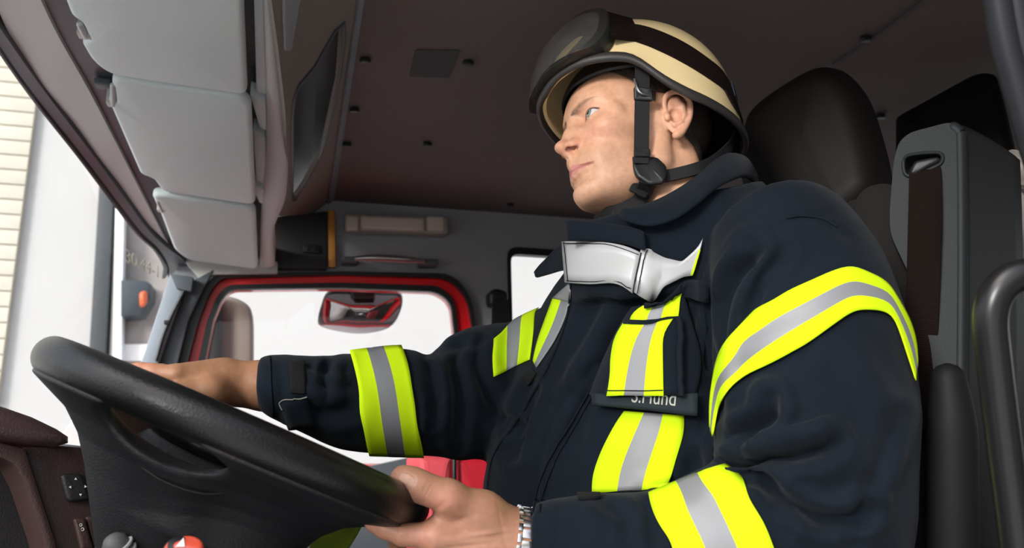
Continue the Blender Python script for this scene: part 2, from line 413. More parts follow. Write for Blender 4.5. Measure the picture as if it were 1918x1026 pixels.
add_prism(b, lw+[np.array([lw[-1][0], 2.39, .42]), np.array([lw[0][0], 2.39, .42])], (0, .04, 0), .004); obj('door_card', b, M_pilld, D1)
b = BM(); add_prism(b, [p+np.array([0, .03, 0]) for p in gl], (0, .004, 0)); obj('pane', b, M_glass, D1)
# A pillar on the far side
def slab(bm, pxs, Y, th, bev=.004, r=0): return add_prism(bm, round_poly(yf(pxs, Y), r) if r else yf(pxs, Y), (0, th, 0), bev)
b = BM(); slab(b, [(168, 930), (232, 760), (270, 660), (318, 512), (352, 514), (296, 680), (262, 800), (236, 900)], 2.33, .05, .006); pa = struct('trim_1', b, M_pill)
b = BM(); slab(b, [(236, 900), (262, 800), (299, 680), (352, 530), (400, 505), (378, 545), (352, 600), (330, 690), (300, 820), (285, 900)], 2.355, .05, .003); obj('pillar_cover', b, M_pilld, pa)
b = BM(); add_tube(b, yf([(292, 676), (312, 612), (351, 532)], 2.325), .004, 8); obj('pillar_wiring', b, M_black, pa)
b = BM(); slab(b, [(318, 512), (362, 518), (358, 546), (330, 540)], 2.315, .03, .004); obj('pillar_cap', b, M_pilld, pa)
b = BM(); add_box(b, PY(313, 604, 2.325), (.014, .016, .01), bev=.002); obj('cable_clip', b, M_black, pa)
# windshield frame and header (runs across the cab)
def nearext(p, n):
    q = p[0].copy(); q[1] = .46; return [q]+crom(p, n)
def hstrip(name, L, R, m, th=.03, dz=0, kind='structure', n=6, parent=None):
    l = nearext([PH(x, y, dz) for x, y in L], n); r = nearext([PH(x, y, dz) for x, y in R], n); bm = BM(); T = np.array([0, 0, th])
    rings = []
    for a, c in zip(l, r):
        d = c-a; w = np.linalg.norm(d); e = min(.3, .006/w); rings.append([a+d*e, c-d*e, c+T*.25, c+T, a+T, a+T*.25])
    add_rings(bm, rings); o = obj(name, bm, m, parent)
    if kind and not parent: o['kind'] = kind
    return o
WS = [(-70, -20), (0, 92), (70, 190), (150, 291), (215, 377), (262, 437), (295, 468), (314, 500), (312, 520)]
W2_ = [(-50, -30), (12, 68), (86, 172), (166, 276), (232, 365), (280, 430), (315, 463), (345, 488), (352, 514)]
hstrip('trim_2', [(x-9, y+3) for x, y in WS], WS, M_black, .02, -.004, n=6)
hstrip('trim_3', WS, [(x+2, y) for x, y in W2_], M_dtrim, .04, 0)
Lb = [(-10, -70), (12, -20), (62, 60), (118, 160), (186, 268), (236, 345), (290, 418), (318, 452), (345, 480)]
Rb = [(50, -70), (68, -20), (104, 60), (160, 160), (216, 268), (252, 340), (290, 415), (312, 458), (330, 474)]
hstrip('baseboard_front', [(-30, -70), (2, 40), (60, 135), (130, 235), (200, 330), (245, 390), (292, 436), (325, 466), (348, 490)], [(x+4, y) for x, y in Rb], M_light, .05, .008)
b = BM()
hstrip('trim_4', [(x-1, y) for x, y in Rb], [(150, -70), (190, -20), (225, 60), (258, 160), (300, 268), (340, 340), (380, 415), (400, 458), (420, 480)], M_dtrim, .05, .014)
# headliner above the passenger door, behind visor end
b = BM(); add_prism(b, [PY(x, y, 2.36) for x, y in [(345, 488), (330, 470), (420, 470), (520, 490), (520, 512), (402, 514), (372, 520)]], (0, .04, 0), .003); obj('corner_cover', b, M_light, pa)
hstrip('trim_9', [(380, -70), (430, 60), (440, 200), (440, 340), (440, 440), (440, 508)], [(498, -70), (508, 60), (512, 200), (512, 340), (505, 440), (505, 506)], M_dtrim, .02, .034)
# ------------------------------------------------------------------ sun visors
M_clip = mat('clip_plastic', (.5, .5, .48), .35)
def visor(label, px, clip, belly=.004):
    root = thing('sun_visor', label, 'sun visor', PH(*px[0]), 'padded sun visors under the header')
    pts = [PH(x, y, -.030) for x, y in px]
    # plane fit so that the pad is one flat board
    A = np.array(pts); c = A.mean(0); n = np.linalg.svd(A-c)[2][2]; n *= np.sign(n[2])
    pts = [PP(x, y, c, n) for x, y in px]
    for q, (x, y) in zip(pts, px):
        if y < -50: q[2] += (q[1]-.80)*n[1]/n[2]; q[1] = .80
    bm = BM(); add_cushion(bm, round_poly(pts, .022, 5), n*.026, .010, 5, belly); obj('pad', bm, M_visor, root)
    bm = BM(); a = PP(*clip[0], c+n*.004, n); d = PP(*clip[1], c+n*.004, n)
    add_tube(bm, [a, d], .0055, 10, smooth=False, roundcap=True); add_box(bm, d+np.array([0, 0, .012]), (.022, .02, .03), bev=.003); obj('hinge_pin', bm, M_clip, root)
    return root
visor('grey padded sun visor nearest the driver, cut by the picture top', [(95, -70), (122, 5), (133, 33), (152, 44), (166, 78), (152, 84), (172, 118), (205, 142), (463, 181), (455, 0), (450, -70)], ((150, 46), (160, 66)))
visor('grey padded middle sun visor between two others', [(206, 146), (452, 184), (469, 198), (478, 386), (304, 361), (286, 336), (262, 328), (218, 228), (201, 190), (216, 192)], ((212, 160), (212, 195)), .004)
visor('grey padded sun visor farthest from the driver, at the passenger side', [(283, 366), (310, 366), (478, 393), (483, 507), (352, 489), (326, 470), (300, 402)], ((296, 376), (304, 394)), .003)
for (x, y) in [(194, 157)]:
    b = BM(); add_box(b, PH(x, y, .006), (.028, .026, .012), bev=.003); tk = obj('visor_bracket', b, M_pilld, None); tag(tk, 'small dark screw bracket on the header beside the middle visor', 'bracket')
# ------------------------------------------------------------------ overhead console
con = thing('overhead_console', 'long overhead console shelf across the cab behind the visors', 'overhead shelf', PH(520, 300))
Lc = [(489, -40), (494, 90), (497, 200), (496, 300), (490, 380), (487, 440), (486, 503)]
Rc = [(506, -40), (521, 90), (534, 203), (539, 304), (534, 380), (512, 440), (514, 503)]
l = nearext([PH(x, y, -.012) for x, y in Lc], 6); r = nearext([PH(x, y, -.012) for x, y in Rc], 6); b = BM(); rings = []
for a, c in zip(l, r):
    dd = c-a; q = []
    for k in range(9):
        t = k/8*math.pi; q.append(a+dd*(.5-.5*math.cos(t))-np.array([0, 0, 1])*.010*math.sin(t)+np.array([0, 0, .012]))
    q += [c+np.array([0, 0, .07]), a+np.array([0, 0, .07])]; rings.append(q)
add_rings(b, rings); obj('front_lip', b, M_light, con)
b = BM()
for (y0, y1) in ((178, 240), (345, 380)):
    add_prism(b, [PH(x, y, -.004) for x, y in [(468, y0), (497, y0+12), (500, y1+6), (486, y1)]], (0, 0, .03), .003)
for (y0, y1) in ((-30, 172), (245, 340)):
    add_prism(b, [PH(x, y, .002) for x, y in [(474, y0), (497, y0+12), (500, y1+6), (480, y1)]], (0, 0, .03), .003)
obj('mounting_tab', b, M_visor, con)
# slanted rear face with recess
p0, nS = (-.07, 0, 1.47), (-.13, 0, .15)
def PS(x, y, o=0): return PP(x, y, np.array(p0)+np.array((-.65, 0, .75))*o, nS)
face = [(497, -170), (500, -60), (521, 90), (534, 203), (539, 304), (530, 372), (522, 405), (612, 398), (640, 250), (672, 90), (700, -60), (716, -170)]
hole = [(643, 42), (634, 152), (604, 284), (570, 345), (549, 375), (548, 300), (551, 182), (590, 122)]
b = BM(); add_plate(b, [PS(*q) for q in face], [[PS(*q) for q in hole]], (-.0065, 0, .0075)); obj('rear_face', b, mat('console_brown', (.20, .165, .135), .6, bump=.2, bscale=500), con)
b = BM(); add_prism(b, [PS(x, y, .09) for x, y in [(530, 0), (680, 0), (640, 400), (530, 420)]], (-.01, 0, .01)); obj('recess_back', b, M_black, con)
b = BM(); hl = [PS(*q) for q in hole]; add_tube(b, [p for p in hl], .0035, 8, 3, closed=True); obj('recess_edge', b, M_dtrim, con)
b = BM(); add_prism(b, [PS(x, y, -.006) for x, y in [(680, -40), (701, -40), (628, 396), (613, 396)]], (-.01, 0, .012), .003); obj('edge_strip', b, mat('strip_grey', (.19, .20, .22), .5), con)
b = BM(); add_cushion(b, round_poly([PS(x, y, -.004) for x, y in [(528, -60), (575, -60), (548, 96), (534, 98)]], .01), (-.006, 0, .008), .003); obj('hatch', b, M_wallg, con)
b = BM(); slab(b, [(512, 402), (522, 405), (612, 395), (612, 503), (508, 503), (510, 455)], 2.37, .04, .004); e = obj('end_panel', b, mat('end_dark', (.022, .021, .021), .6), con)
b = BM(); add_box(b, PY(583, 466, 2.366), (.045, .012, .022), bev=.003)
for dx in (-.009, .009): add_box(b, PY(583, 466, 2.358)+np.array([dx, 0, 0]), (.006, .006, .008), bev=.001)
obj('socket', b, M_black, e)
# ------------------------------------------------------------------ fittings on the far wall
b = BM(); slab(b, [(614, 393), (627, 393), (629, 500), (615, 500)], 2.375, .02, .004); o = obj('marker_post', b, M_amber); tag(o, 'short upright amber strip at the end of the overhead console', 'strip')
lamp = thing('interior_lamp', 'oblong switched off cab lamp under the roof on the far wall', 'lamp', PY(745, 418, 2.37))
b = BM(); add_cushion(b, round_poly(yf([(647, 399), (838, 406), (840, 438), (648, 430)], 2.345), .012), (0, .05, 0), .006, 3); obj('base', b, mat('lamp_base', (.42, .36, .31), .45), lamp)
b = BM(); add_cushion(b, round_poly(yf([(676, 403), (795, 408), (795, 433), (677, 428)], 2.33), .008), (0, .03, 0), .006, 4); obj('cover', b, M_tan, lamp)
for xs in ((651, 672), (800, 832)):
    b = BM(); add_cushion(b, round_poly(yf([(xs[0], 404), (xs[1], 405), (xs[1], 432), (xs[0], 431)], 2.335), .006), (0, .02, 0), .004, 3); obj('end_cap', b, M_tan, lamp)
gh = thing('grab_bar', 'slim metallic grab handle above the passenger door', 'grab handle', PY(730, 488, 2.36))
b = BM(); add_tube(b, yf([(665, 484), (700, 483), (760, 486), (795, 489)], 2.335), [.006, .010, .010, .006], 12); obj('bar', b, M_chrome, gh)
for x0, x1, yy in ((640, 672, 485), (786, 822, 490)):
    b = BM(); add_cushion(b, round_poly(yf([(x0, yy-6), (x1, yy-6), (x1, yy+6), (x0, yy+6)], 2.345), .008), (0, .055, 0), .006, 3); obj('mount', b, M_pilld, gh)
# belt anchor and belt behind passenger seat
bt = thing('passenger_belt', 'black belt with height adjuster on the pillar beyond the driver', 'seat belt', PY(935, 560, 2.36))
b = BM(); add_cushion(b, round_poly(yf([(916, 545), (930, 538), (954, 546), (952, 572), (918, 572)], 2.33), .015), (0, .06, 0), .012, 4); obj('adjuster', b, M_black, bt)
b = BM(); add_ribbon(b, [PY(938, 560, 2.325), PY(936, 620, 2.31), PY(930, 720, 2.28)], (0, -1, 0), .05, .003); obj('webbing', b, M_black, bt)
# ceiling details
b = BM(); add_prism(b, round_poly([PZ(x, y, 1.583) for x, y in [(778, 94), (862, 95), (841, 146), (766, 144)]], .008), (0, 0, .004)); o = obj('roof_patch', b, mat('patch_grey', (.045, .042, .042), .7)); tag(o, 'dark square patch stuck on the roof lining', 'patch')
for i, (x, y, lb) in enumerate([(877, 123, 'small screw cap beside the dark roof patch'), (800, 274, 'small screw cap in the roof lining under the roof patch'), (1650, 222, 'small screw cap between the two headrests'), (1622, 78, 'small screw cap on the roof seam above the headrests'), (1646, 308, 'lowest small screw cap beside the belt tower'), (684, 118, 'screw cap along the console edge, uppermost'), (664, 210, 'screw cap along the console edge, middle'), (650, 275, 'screw cap along the console edge, lowest'), (956, 387, 'small screw cap where the roof meets the far wall')]):
    b = BM(); add_prism(b, [PZ(x, y, 1.575)+np.array([.011*math.cos(a), .009*math.sin(a), 0]) for a in np.linspace(0, 2*math.pi, 12, endpoint=False)], (0, 0, .01), .003, 1); o = obj('screw_cap', b, M_black); tag(o, lb, 'screw cap', 'screw caps in the roof lining')
b = BM(); add_tube(b, [PZ(1560, 120, 1.583), PZ(1640, 66, 1.583), PZ(1740, -10, 1.583)], .0015, 6); struct('trim_6', b, M_dtrim)
# B pillar rubber on the near side
b = BM(); 
for off, r_ in ((0, .010), (17, .007), (34, .010)):
    add_tube(b, [P(1862+off, -40, .62), P(1882+off, 80, .62), P(1912+off, 190, .62), P(1950+off, 320, .62)], r_, 10)
struct('trim_7', b, mat('pillar_seal', (.014, .015, .018), .5, spec=.3))
# ------------------------------------------------------------------ outside
b = BM(); add_box(b, (0, 6, -1.3), (40, 40, .1)); struct('ground', b, M_ground)
YB = 7.0
M_brick = mat('cream_brick', (.62, .58, .48), .8, var=.08, vscale=4)
b = BM(); add_box(b, (5.2, -3.2, 1.4), (8.4, .3, 5.2)); struct('wall_shade', b, mat('wall_shade_brown', (.34, .28, .24), .9))  # unseen wall added behind the camera to cut the fill light
b = BM(); add_box(b, (0, YB+.15, 2.3), (24, .3, 7)); struct('wall_outside', b, M_facade)
def of(x, y, Y=YB): return PY(x, y, Y)
def outb(px, dep, m, name, label, cat, bev=.01, off=.003):
    b = BM(); add_prism(b, [of(x, y, YB-dep-off) for x, y in px], (0, dep, 0), bev); o = obj(name, b, m); tag(o, label, cat); return o
outb([(186, 330), (214, 330), (184, 930), (150, 930)], .12, mat('column_grey', (.045, .052, .058), .5), 'steel_column', 'dark grey steel column outside the windscreen', 'column')
outb([(217, 330), (222, 330), (208, 930), (196, 930)], .07, mat('frame_cream', (.52, .50, .46), .6), 'gate_post', 'narrow cream gate frame right of the dark column', 'frame')
outb([(217, 330), (233, 330), (223, 930), (206, 930)], .12, mat('pipe_white', (.85, .88, .88), .35), 'downpipe', 'bright white downpipe outside the windscreen', 'pipe', off=.08)
outb([(233, 330), (352, 330), (340, 930), (222, 930)], .05, mat('gate_beige', (.36, .33, .31), .7, var=.25, vscale=2), 'gate_leaf', 'weathered beige gate panel behind the far pillar', 'gate')
outb([(228, 644), (300, 644), (300, 676), (226, 676)], .03, mat('sheet_white', (.85, .85, .83), .6), 'notice_board', 'pale board low on the beige gate', 'board', off=.056)
dv = outb([(226, 524), (275, 526), (283, 532), (281, 560), (262, 590), (226, 592)], .25, mat('box_dark', (.035, .045, .055), .4), 'lock_box', 'dark box mounted on the beige gate', 'box', off=.056)
b = BM(); add_cushion(b, round_poly([of(x, y, YB-.38) for x, y in [(259, 546), (274, 542), (274, 566), (261, 576)]], .03), (0, .09, 0), .03, 4); obj('signal_lamp', b, mat('lamp_orange', (.75, .14, .05), .3), dv)
# brick siding at the far left
b = BM(); xr = PY(58, 300, YB)[0]; zt = PY(20, 120, YB)[2]
add_box(b, (xr-1.2, YB-.02, zt-1.2), (2.4, .04, 2.9)); bk0 = obj('mortar_bed', b, mat('mortar_tan', (.50, .44, .35), .9)); bk0['kind'] = 'structure'; bk0.name = 'brick_cladding'
for i in range(24):
    b = BM(); z0 = zt-i*.118
    for j in range(4): add_box(b, (xr-.275-j*.553, YB-.05, z0), (.547, .02, .109), bev=.004)
    obj('brick_course', b, M_brick, bk0)
# sticker characters on the windscreen
cu = bpy.data.curves.new('t', 'FONT'); cu.body = '30.44-1'; cu.size = .034; cu.extrude = .0006
to = bpy.data.objects.new('t', cu); sc.collection.objects.link(to)
bpy.context.view_layer.update(); me = bpy.data.meshes.new_from_object(to); bpy.data.objects.remove(to)
st = bpy.data.objects.new('windscreen_sticker', me); sc.collection.objects.link(st); me.materials.clear(); me.materials.append(mat('sticker_olive', (.38, .36, .25), .6))
a = PX(234, 490, -.515); 
e1 = PX(286, 503, -.515)-a; e1 /= np.linalg.norm(e1); e2 = np.array([0, 0, 1.]); e2 /= np.linalg.norm(e2); e3 = np.cross(e1, e2)
st.matrix_world = Matrix([[e1[0], e2[0], e3[0], a[0]], [e1[1], e2[1], e3[1], a[1]], [e1[2], e2[2], e3[2], a[2]], [0, 0, 0, 1]])
st.matrix_world = st.matrix_world@Matrix.Diagonal((float(np.linalg.norm(PX(286, 503, -.515)-PX(234, 490, -.515)))/.122, 1.75, 1, 1)); tag(st, 'row of olive numerals stuck on the windscreen beside the far pillar', 'sticker')
# windscreen glass
b = BM(); gr_ = []
for k in range(9):
    t = k/8; row = []
    for dx, y, zt in ((0, .42, 1.535), (0, 1.2, 1.535), (.0, 1.7, 1.53), (.015, 2.0, 1.50), (.05, 2.2, 1.45), (.12, 2.33, 1.40), (.27, 2.40, 1.36)):
        z = zt+(.72-zt)*t; row.append((-.5-.45*(1.52-z)/.8+dx, y, z))
    gr_.append(crom(row, 4))
add_rings(b, gr_, closed_ring=False, caps=False); o = struct('window_1', b, M_glass); md = o.modifiers.new('s', 'SOLIDIFY'); md.thickness = .004
# driver's door, swung open towards the front
b = BM(); dh = np.array((-.66, .42, 0.)); de = np.array((-.40, -.92, 0.)); de /= np.linalg.norm(de)
def dq(s_, z): return dh+de*s_+np.array((0, 0, z))
add_plate(b, [dq(0, -.35), dq(1.05, -.35), dq(1.05, .75), dq(.92, 1.5), dq(.30, 1.5), dq(0, .75)], [[dq(.08, .74), dq(.97, .74), dq(.86, 1.42), dq(.34, 1.42)]], np.array((-.06, .025, 0))); D2 = struct('door_2', b, M_wallg)
b = BM(); add_tube(b, [dq(.08, .74), dq(.97, .74), dq(.86, 1.42), dq(.34, 1.42)], .014, 8, 3, closed=True, smooth=False); obj('glass_seal', b, M_black, D2)
b = BM(); add_prism(b, [(-.66, .40, -.1), (-.56, .40, -.1), (-.50, .40, .75), (-.42, .40, 1.55), (-.54, .40, 1.55), (-.66, .40, .75)], (0, .06, 0), .005); struct('trim_8', b, M_pilld)
# ------------------------------------------------------------------ the driver: head
HR = np.array([[-0.99503, 0.09934, 0.00701], [-0.09464, -0.96514, 0.24402], [0.03101, 0.24215, 0.96974]])   # columns: forward, his left, up
HT = np.array([0.422, 0.992, 1.252])
def hw(p): return (np.asarray(p, float)/1000)@HR.T+HT
def colored(name, base, rough, **kw):
    m = mat(name, base, rough, **kw); t = m.node_tree; b = t.nodes['Principled BSDF']
    at = t.nodes.new('ShaderNodeAttribute'); at.attribute_name = 'Col'
    nz = t.nodes.new('ShaderNodeTexNoise'); nz.inputs['Scale'].default_value = 140; nz.inputs['Detail'].default_value = 4
    tc = t.nodes.new('ShaderNodeTexCoord'); t.links.new(tc.outputs['Object'], nz.inputs['Vector'])
    mr = t.nodes.new('ShaderNodeMapRange'); mr.inputs[1].default_value = .3; mr.inputs[2].default_value = .7; mr.inputs[3].default_value = .90; mr.inputs[4].default_value = 1.06
    mx = t.nodes.new('ShaderNodeMixRGB'); mx.blend_type = 'MULTIPLY'; mx.inputs[0].default_value = 1
    t.links.new(nz.outputs[0], mr.inputs[0]); t.links.new(at.outputs[0], mx.inputs[1]); t.links.new(mr.outputs[0], mx.inputs[2]); t.links.new(mx.outputs[0], b.inputs['Base Color'])
    return m
M_skin = colored('skin', (.6, .38, .28), .46, sss=.10, bump=.10, bscale=1100, bump2=.12, b2scale=260, spec=.42)
def setcol(me, C):
    a = me.color_attributes.new('Col', 'FLOAT_COLOR', 'POINT'); c = np.ones((len(C), 4), np.float32); c[:, :3] = C; a.data.foreach_set('color', c.ravel())
S = SDF((-112, -86, -215), (134, 92, 140), 1.1)
S.ell((-4, 0, 44), (96, 75, 84))                                  # cranium
S.ell((52, 0, 40), (46, 56, 50), 20)                               # forehead
S.ell((46, 0, -22), (52, 52, 66), 24)                              # face mass
S.cone((4, 47, -48), (77, 15, -79), 12, 13, 22); S.cone((4, -47, -48), (77, -15, -79), 12, 13, 22)   # jaw
S.cone((2, 55, 0), (4, 48, -48), 13, 13, 20); S.cone((2, -55, 0), (4, -48, -48), 13, 13, 20)
S.ell((40, 0, -66), (44, 40, 26), 18)
for s in (1, -1):
    S.cone((62, 46*s, 1), (8, 61*s, 3), 10, 10, 18)
    S.ell((66, 41*s, -6), (20, 17, 15), 16)                        # cheek bones
    S.cone((88, 9*s, 38), (74, 42*s, 40), 8, 7, 14)                # brows
    S.cone((74, 42*s, 40), (60, 56*s, 12), 6, 6, 12)
    S.ell((73, 24*s, -42), (16, 17, 20), 14)                       # muzzle
    S.ell((96, 30*s, 19), (14, 17, 11), 10, op='s')                # sockets
    S.ell((97, 15*s, 18), (8, 6, 11), 8, op='s')
S.ell((88, 0, -46), (13, 21, 17), 12)                              # teeth mound
S.ell((88.5, 0, -79), (13, 16, 13.5), 12)                              # chin
S.ell((103, 0, -67), (8, 18, 4), 8, op='s')                        # chin groove
# nose
S.chain([(84, 0, 40), (92, 0, 24), (101, 0, 6), (110.5, 0, -11)], [8, 6.6, 6.4, 6.8], 9)
for s in (1, -1):
    S.chain([(86, 7*s, 24), (92, 9*s, 6), (97, 11*s, -12)], [4, 5, 6], 10)
S.ell((114.5, 0, -15.5), (8.6, 8.4, 7.0), 7)
S.cone((112, 0, -19), (100, 0, -30), 5.2, 5.0, 5)
for s in (1, -1):
    S.ell((99, 11.5*s, -15.5), (11, 6.6, 7.6), 5)
    S.cone((108.5, 6.6*s, -21.4), (101.5, 12.5*s, -22.2), 3.2, 2.9, .8, op='s'); S.ell((103, 8.5*s, -18), (4.5, 3.2, 5), 1, op='s')       # nostrils
    S.cone((90, 17*s, -28), (86, 29*s, -46), 2.2, 1.5, 9, 'u')
S.cone((103, 0, -27), (102, 0, -37), 3, 4.5, 8)
S.cone((108, 0, -31), (108.5, 0, -39), 1.2, 1.6, 4, 's')           # philtrum
# lips
for s in (1, -1):
    S.chain([(99.5, 0, -44.3), (98.5, 5*s, -43.4), (94, 14*s, -46.0), (88, 24*s, -50.2), (85, 30*s, -52.5)], [4.0, 4.0, 3.0, 1.6, .8], 3)
    S.chain([(98, 0, -53.5), (95.5, 9*s, -53.6), (89.5, 18*s, -53), (86, 28*s, -53.4)], [4.7, 4.3, 3.0, .9], 3.2)
    S.chain([(105.5, 0, -49.2), (103, 8*s, -49.3), (97, 16*s, -50.2), (91, 24*s, -51.6), (87.5, 31*s, -53.2)], [1.3, 1.3, 1.2, 1.1, .9], 1.6, 's')
# eyes: lids over a 12 mm ball with an almond opening
EC = {s: np.array((76.5, 31.0*s, 19.0)) for s in (1, -1)}
for s in (1, -1):
    c = EC[s]; S.ell(c, (13.6, 14.4, 13.4), 5)
    S.cone(c+np.array((7, -14*s, 9.5)), c+np.array((5, 12*s, 10.5)), 3.0, 3.0, 5)      # fold over upper lid
    sl, X, Y, Z = S.block(c-16, c+22, 2)
    y = (Y-c[1])*s; z = Z-c[2]; x = X-c[0]
    t = np.clip((y+12.5)/29.0, 0, 1); upl = -2.6+6.7*np.abs(np.sin(math.pi*np.clip(t, 0, 1)))**.75+1.8*t; lol = -2.6-3.1*np.abs(np.sin(math.pi*t))**.9+1.8*t
    d = np.maximum(np.maximum(z-upl, lol-z), np.abs(y-2.0)-14.5); d = np.maximum(d, -(x-2)); d = np.broadcast_to(d, S.F[sl].shape).astype(np.float32)
    S.comb(sl, d*.8, 1.2, 's')
# ears
def ear(s):
    def e(a, b, c): return (a, b*s, c)
    S.ell(e(-10, 75, 2), (16, 5, 27), 5, R=np.array([[.97, .22*s, .1], [-.2*s, .97, 0], [-.1, 0, 1]]))
    hel = [e(3, 77, 4), e(5, 79, 16), e(2, 82, 28), e(-9, 86, 34), e(-21, 88, 30), e(-27, 88, 17), e(-25, 86, 0), e(-19, 83, -13), e(-12, 80, -23), e(-6, 77.5, -27)]
    S.ell(e(-12, 80, 6), (15.5, 5, 25), 3, R=np.array([[.96, .25*s, .12], [-.25*s, .97, 0], [-.12, 0, .99]]))
    hc = crom(hel, 4); S.chain(hc, list(np.interp(np.linspace(0, 9, len(hc)), range(10), [2.0, 2.4, 2.8, 3.0, 3.1, 3.0, 3.0, 3.2, 4.6, 5.0])), 2.2)
    S.chain([e(-12, 83, 24), e(-17, 85, 12), e(-17, 84, 0), e(-12, 81.5, -10), e(-5, 79.5, -13)], [3.4, 3.8, 3.6, 3.2, 2.6], 3.5)
    S.ell(e(-6, 84, 0), (7.5, 9, 10.5), 2.5, op='s'); S.ell(e(-5, 86, 19), (5.5, 4.5, 7), 3, op='s'); S.ell(e(-21.5, 90, 16), (2, 3, 12), 2, op='s')
    S.ell(e(3.5, 79, -2), (4, 3.8, 6), 3)
ear(1); ear(-1)
# neck
S.chain([(-24, 0, -20), (-36, 0, -90), (-52, 0, -170), (-62, 0, -240)], [48, 48, 52, 60], 14)
S.chain([(-20, 46, -38), (0, 30, -110), (10, 16, -170)], [8, 9, 10], 16); S.chain([(-20, -46, -38), (0, -30, -110), (10, -16, -170)], [8, 9, 10], 16)
S.ell((18, 0, -112), (12, 12, 18), 14)
for s in (1, -1): S.cone((-36, 42*s, -28), (-40, 36*s, -110), 17, 18, 20)
hv, hq = S.mesh(); hv = relax(hv, hq, 1, .5); hn = vnormals(hv, hq)
# local skin colours (lips, brows, stubble, flush) and painted shading
def G(c, r): 
    d = (hv-np.array(c, float))/np.array(r, float); return np.exp(-(d**2).sum(1))
base = np.array([.66, .36, .222]); HC = np.repeat(base[None], len(hv), 0)
def tint(w, col): 
    global HC
    w = np.clip(w, 0, 1)[:, None]; HC = HC*(1-w)+np.array(col)*w
for s in (1, -1):
    tint(.45*G((80, 42*s, -10), (22, 18, 18)), (.66, .26, .19))
    tint(.28*G((-14, 84*s, 4), (26, 9, 32)), (.60, .24, .19))
    tint(.35*G((92, 22*s, 8), (10, 16, 7)), (.50, .26, .2))
    tint(.30*G((88, 32*s, 32), (10, 20, 6)), (.52, .27, .2))
tint(.55*G((112, 0, -16), (13, 12, 11)), (.66, .24, .17))
# stubble
sb = sstep(-28, -46, hv[:, 2])*sstep(-20, 10, hv[:, 0])*sstep(-122, -100, hv[:, 2]); sb *= 1-.7*G((104, 0, -52), (14, 22, 9))
rs = np.random.RandomState(2); tint(sb*(.05+.15*rs.rand(len(hv))), (.26, .17, .12))
# lips
yl = np.abs(hv[:, 1]); zc = -49.2-3.8*(yl/30)**1.7; hup = 7.2*np.clip(1-(yl/31)**1.5, 0, 1)-1.2*np.exp(-(yl/3.2)**2); hlo = 8.2*np.clip(1-(yl/30)**1.8, 0, 1)
lip = ((hv[:, 2] < zc+hup) & (hv[:, 2] > zc-hlo) & (yl < 31) & (hv[:, 0] > 76)).astype(float)
soft = np.clip(np.minimum(zc+hup-hv[:, 2], hv[:, 2]-zc+hlo)/1.6, 0, 1)*lip
tint(soft*.85, (.58, .22, .20)); tint(np.exp(-((hv[:, 2]-zc)/1.0)**2)*(yl < 30.5)*(hv[:, 0] > 76)*.6, (.25, .08, .06))  # parting line painted dark as the shade between the lips
# brows
for s in (1, -1):
    yb = hv[:, 1]*s; zb_ = 33.0+.16*(yb-12)-.012*np.clip(yb-30, 0, 40)**2; th = np.interp(yb, [7, 12, 28, 44, 52], [1, 5.2, 4.0, 1.6, .2])
    w = np.clip(1.25-np.abs(hv[:, 2]-zb_)/th, 0, 1)*((yb > 7) & (yb < 56))*(hv[:, 0] > 40)
    tint(w*(.50+.45*rs.rand(len(hv)))*np.interp(yb, [8, 26, 50], [1.1, 1, .6]), (.10, .055, .032))
    # lash line
    c = EC[s]; y = (hv[:, 1]-c[1])*s; z = hv[:, 2]-c[2]; t = np.clip((y+12.5)/29, 0, 1); upl = -2.6+6.7*np.abs(np.sin(math.pi*t))**.75+1.8*t
    tint(np.exp(-((z-upl-.4)/1.1)**2)*(np.abs(y-2) < 15)*(hv[:, 0] > 60)*.8, (.10, .05, .035))
    lol = -2.6-3.1*np.abs(np.sin(math.pi*t))**.9+1.8*t; tint(np.exp(-((z-lol+.4)/.9)**2)*(np.abs(y-2) < 14.5)*(hv[:, 0] > 60)*.45, (.35, .13, .10))
for s in (1, -1):
    q_ = np.clip(((hv-np.array((108.5, 6.6*s, -21.4)))@np.array((-7.5, 7.9*s, -.4)))/118.8, 0, 1)[:, None]; tint(.9*np.exp(-((np.linalg.norm(hv-(np.array((107.5, 6.6*s, -20.3))+q_*np.array((-7.5, 7.9*s, -.4))), axis=1)/3.3)**4)), (.09, .022, .015))  # nostril hollow darkened in the colour, as shade
    tint(.4*G((86, 17*s, 14), (10, 7, 14)), (.52, .24, .15)); tint(.5*G((97, 17*s, -14), (10, 8, 10)), (.60, .22, .13))  # shading painted into the inner eye socket and nose wing
tint(G((92, 24, 66), (2.2, 2.2, 2.2))*.8, (.35, .12, .09))
# close-cropped hair on the scalp colours too
HEADV, HEADQ, HEADC = hw(hv), hq, HC
# ------------------------------------------------------------------ hair (shell a few mm over the scalp)
def scalp(p):
    a, b_, c = p[:, 0], np.abs(p[:, 1]), p[:, 2]
    front = np.interp(c, [-60, -30, 0, 30, 50, 75, 95], [-60, -42, -26, 24, 34, 56, 74])     # hairline a-position at height c
    return front-a
hs = scalp(hv); m = (hs > 0) & (hv[:, 2] > -62) & ~((np.abs(hv[:, 1]) > 70) & (hv[:, 0] > -34) & (hv[:, 2] < 38) & (hv[:, 0] < 12))
thk = np.clip(hs/14, 0, 1)*(3.2+1.5*sstep(10, 60, hv[:, 2])); nz = rs.rand(len(hv))*.8
fz = rs.rand(len(hv)); w_ = sstep(-7, 4, hs+4*(fz-.5))*(hv[:, 2] > -66)*~((np.abs(hv[:, 1]) > 69) & (hv[:, 0] > -36) & (hv[:, 2] < 38)); HEADC = HEADC*(1-.85*w_[:, None])+np.array((.07, .042, .028))*(.85*w_[:, None])
HV = hv+hn*(thk*(1)+nz*thk*.4)[:, None]; keep = m[hq].all(1)
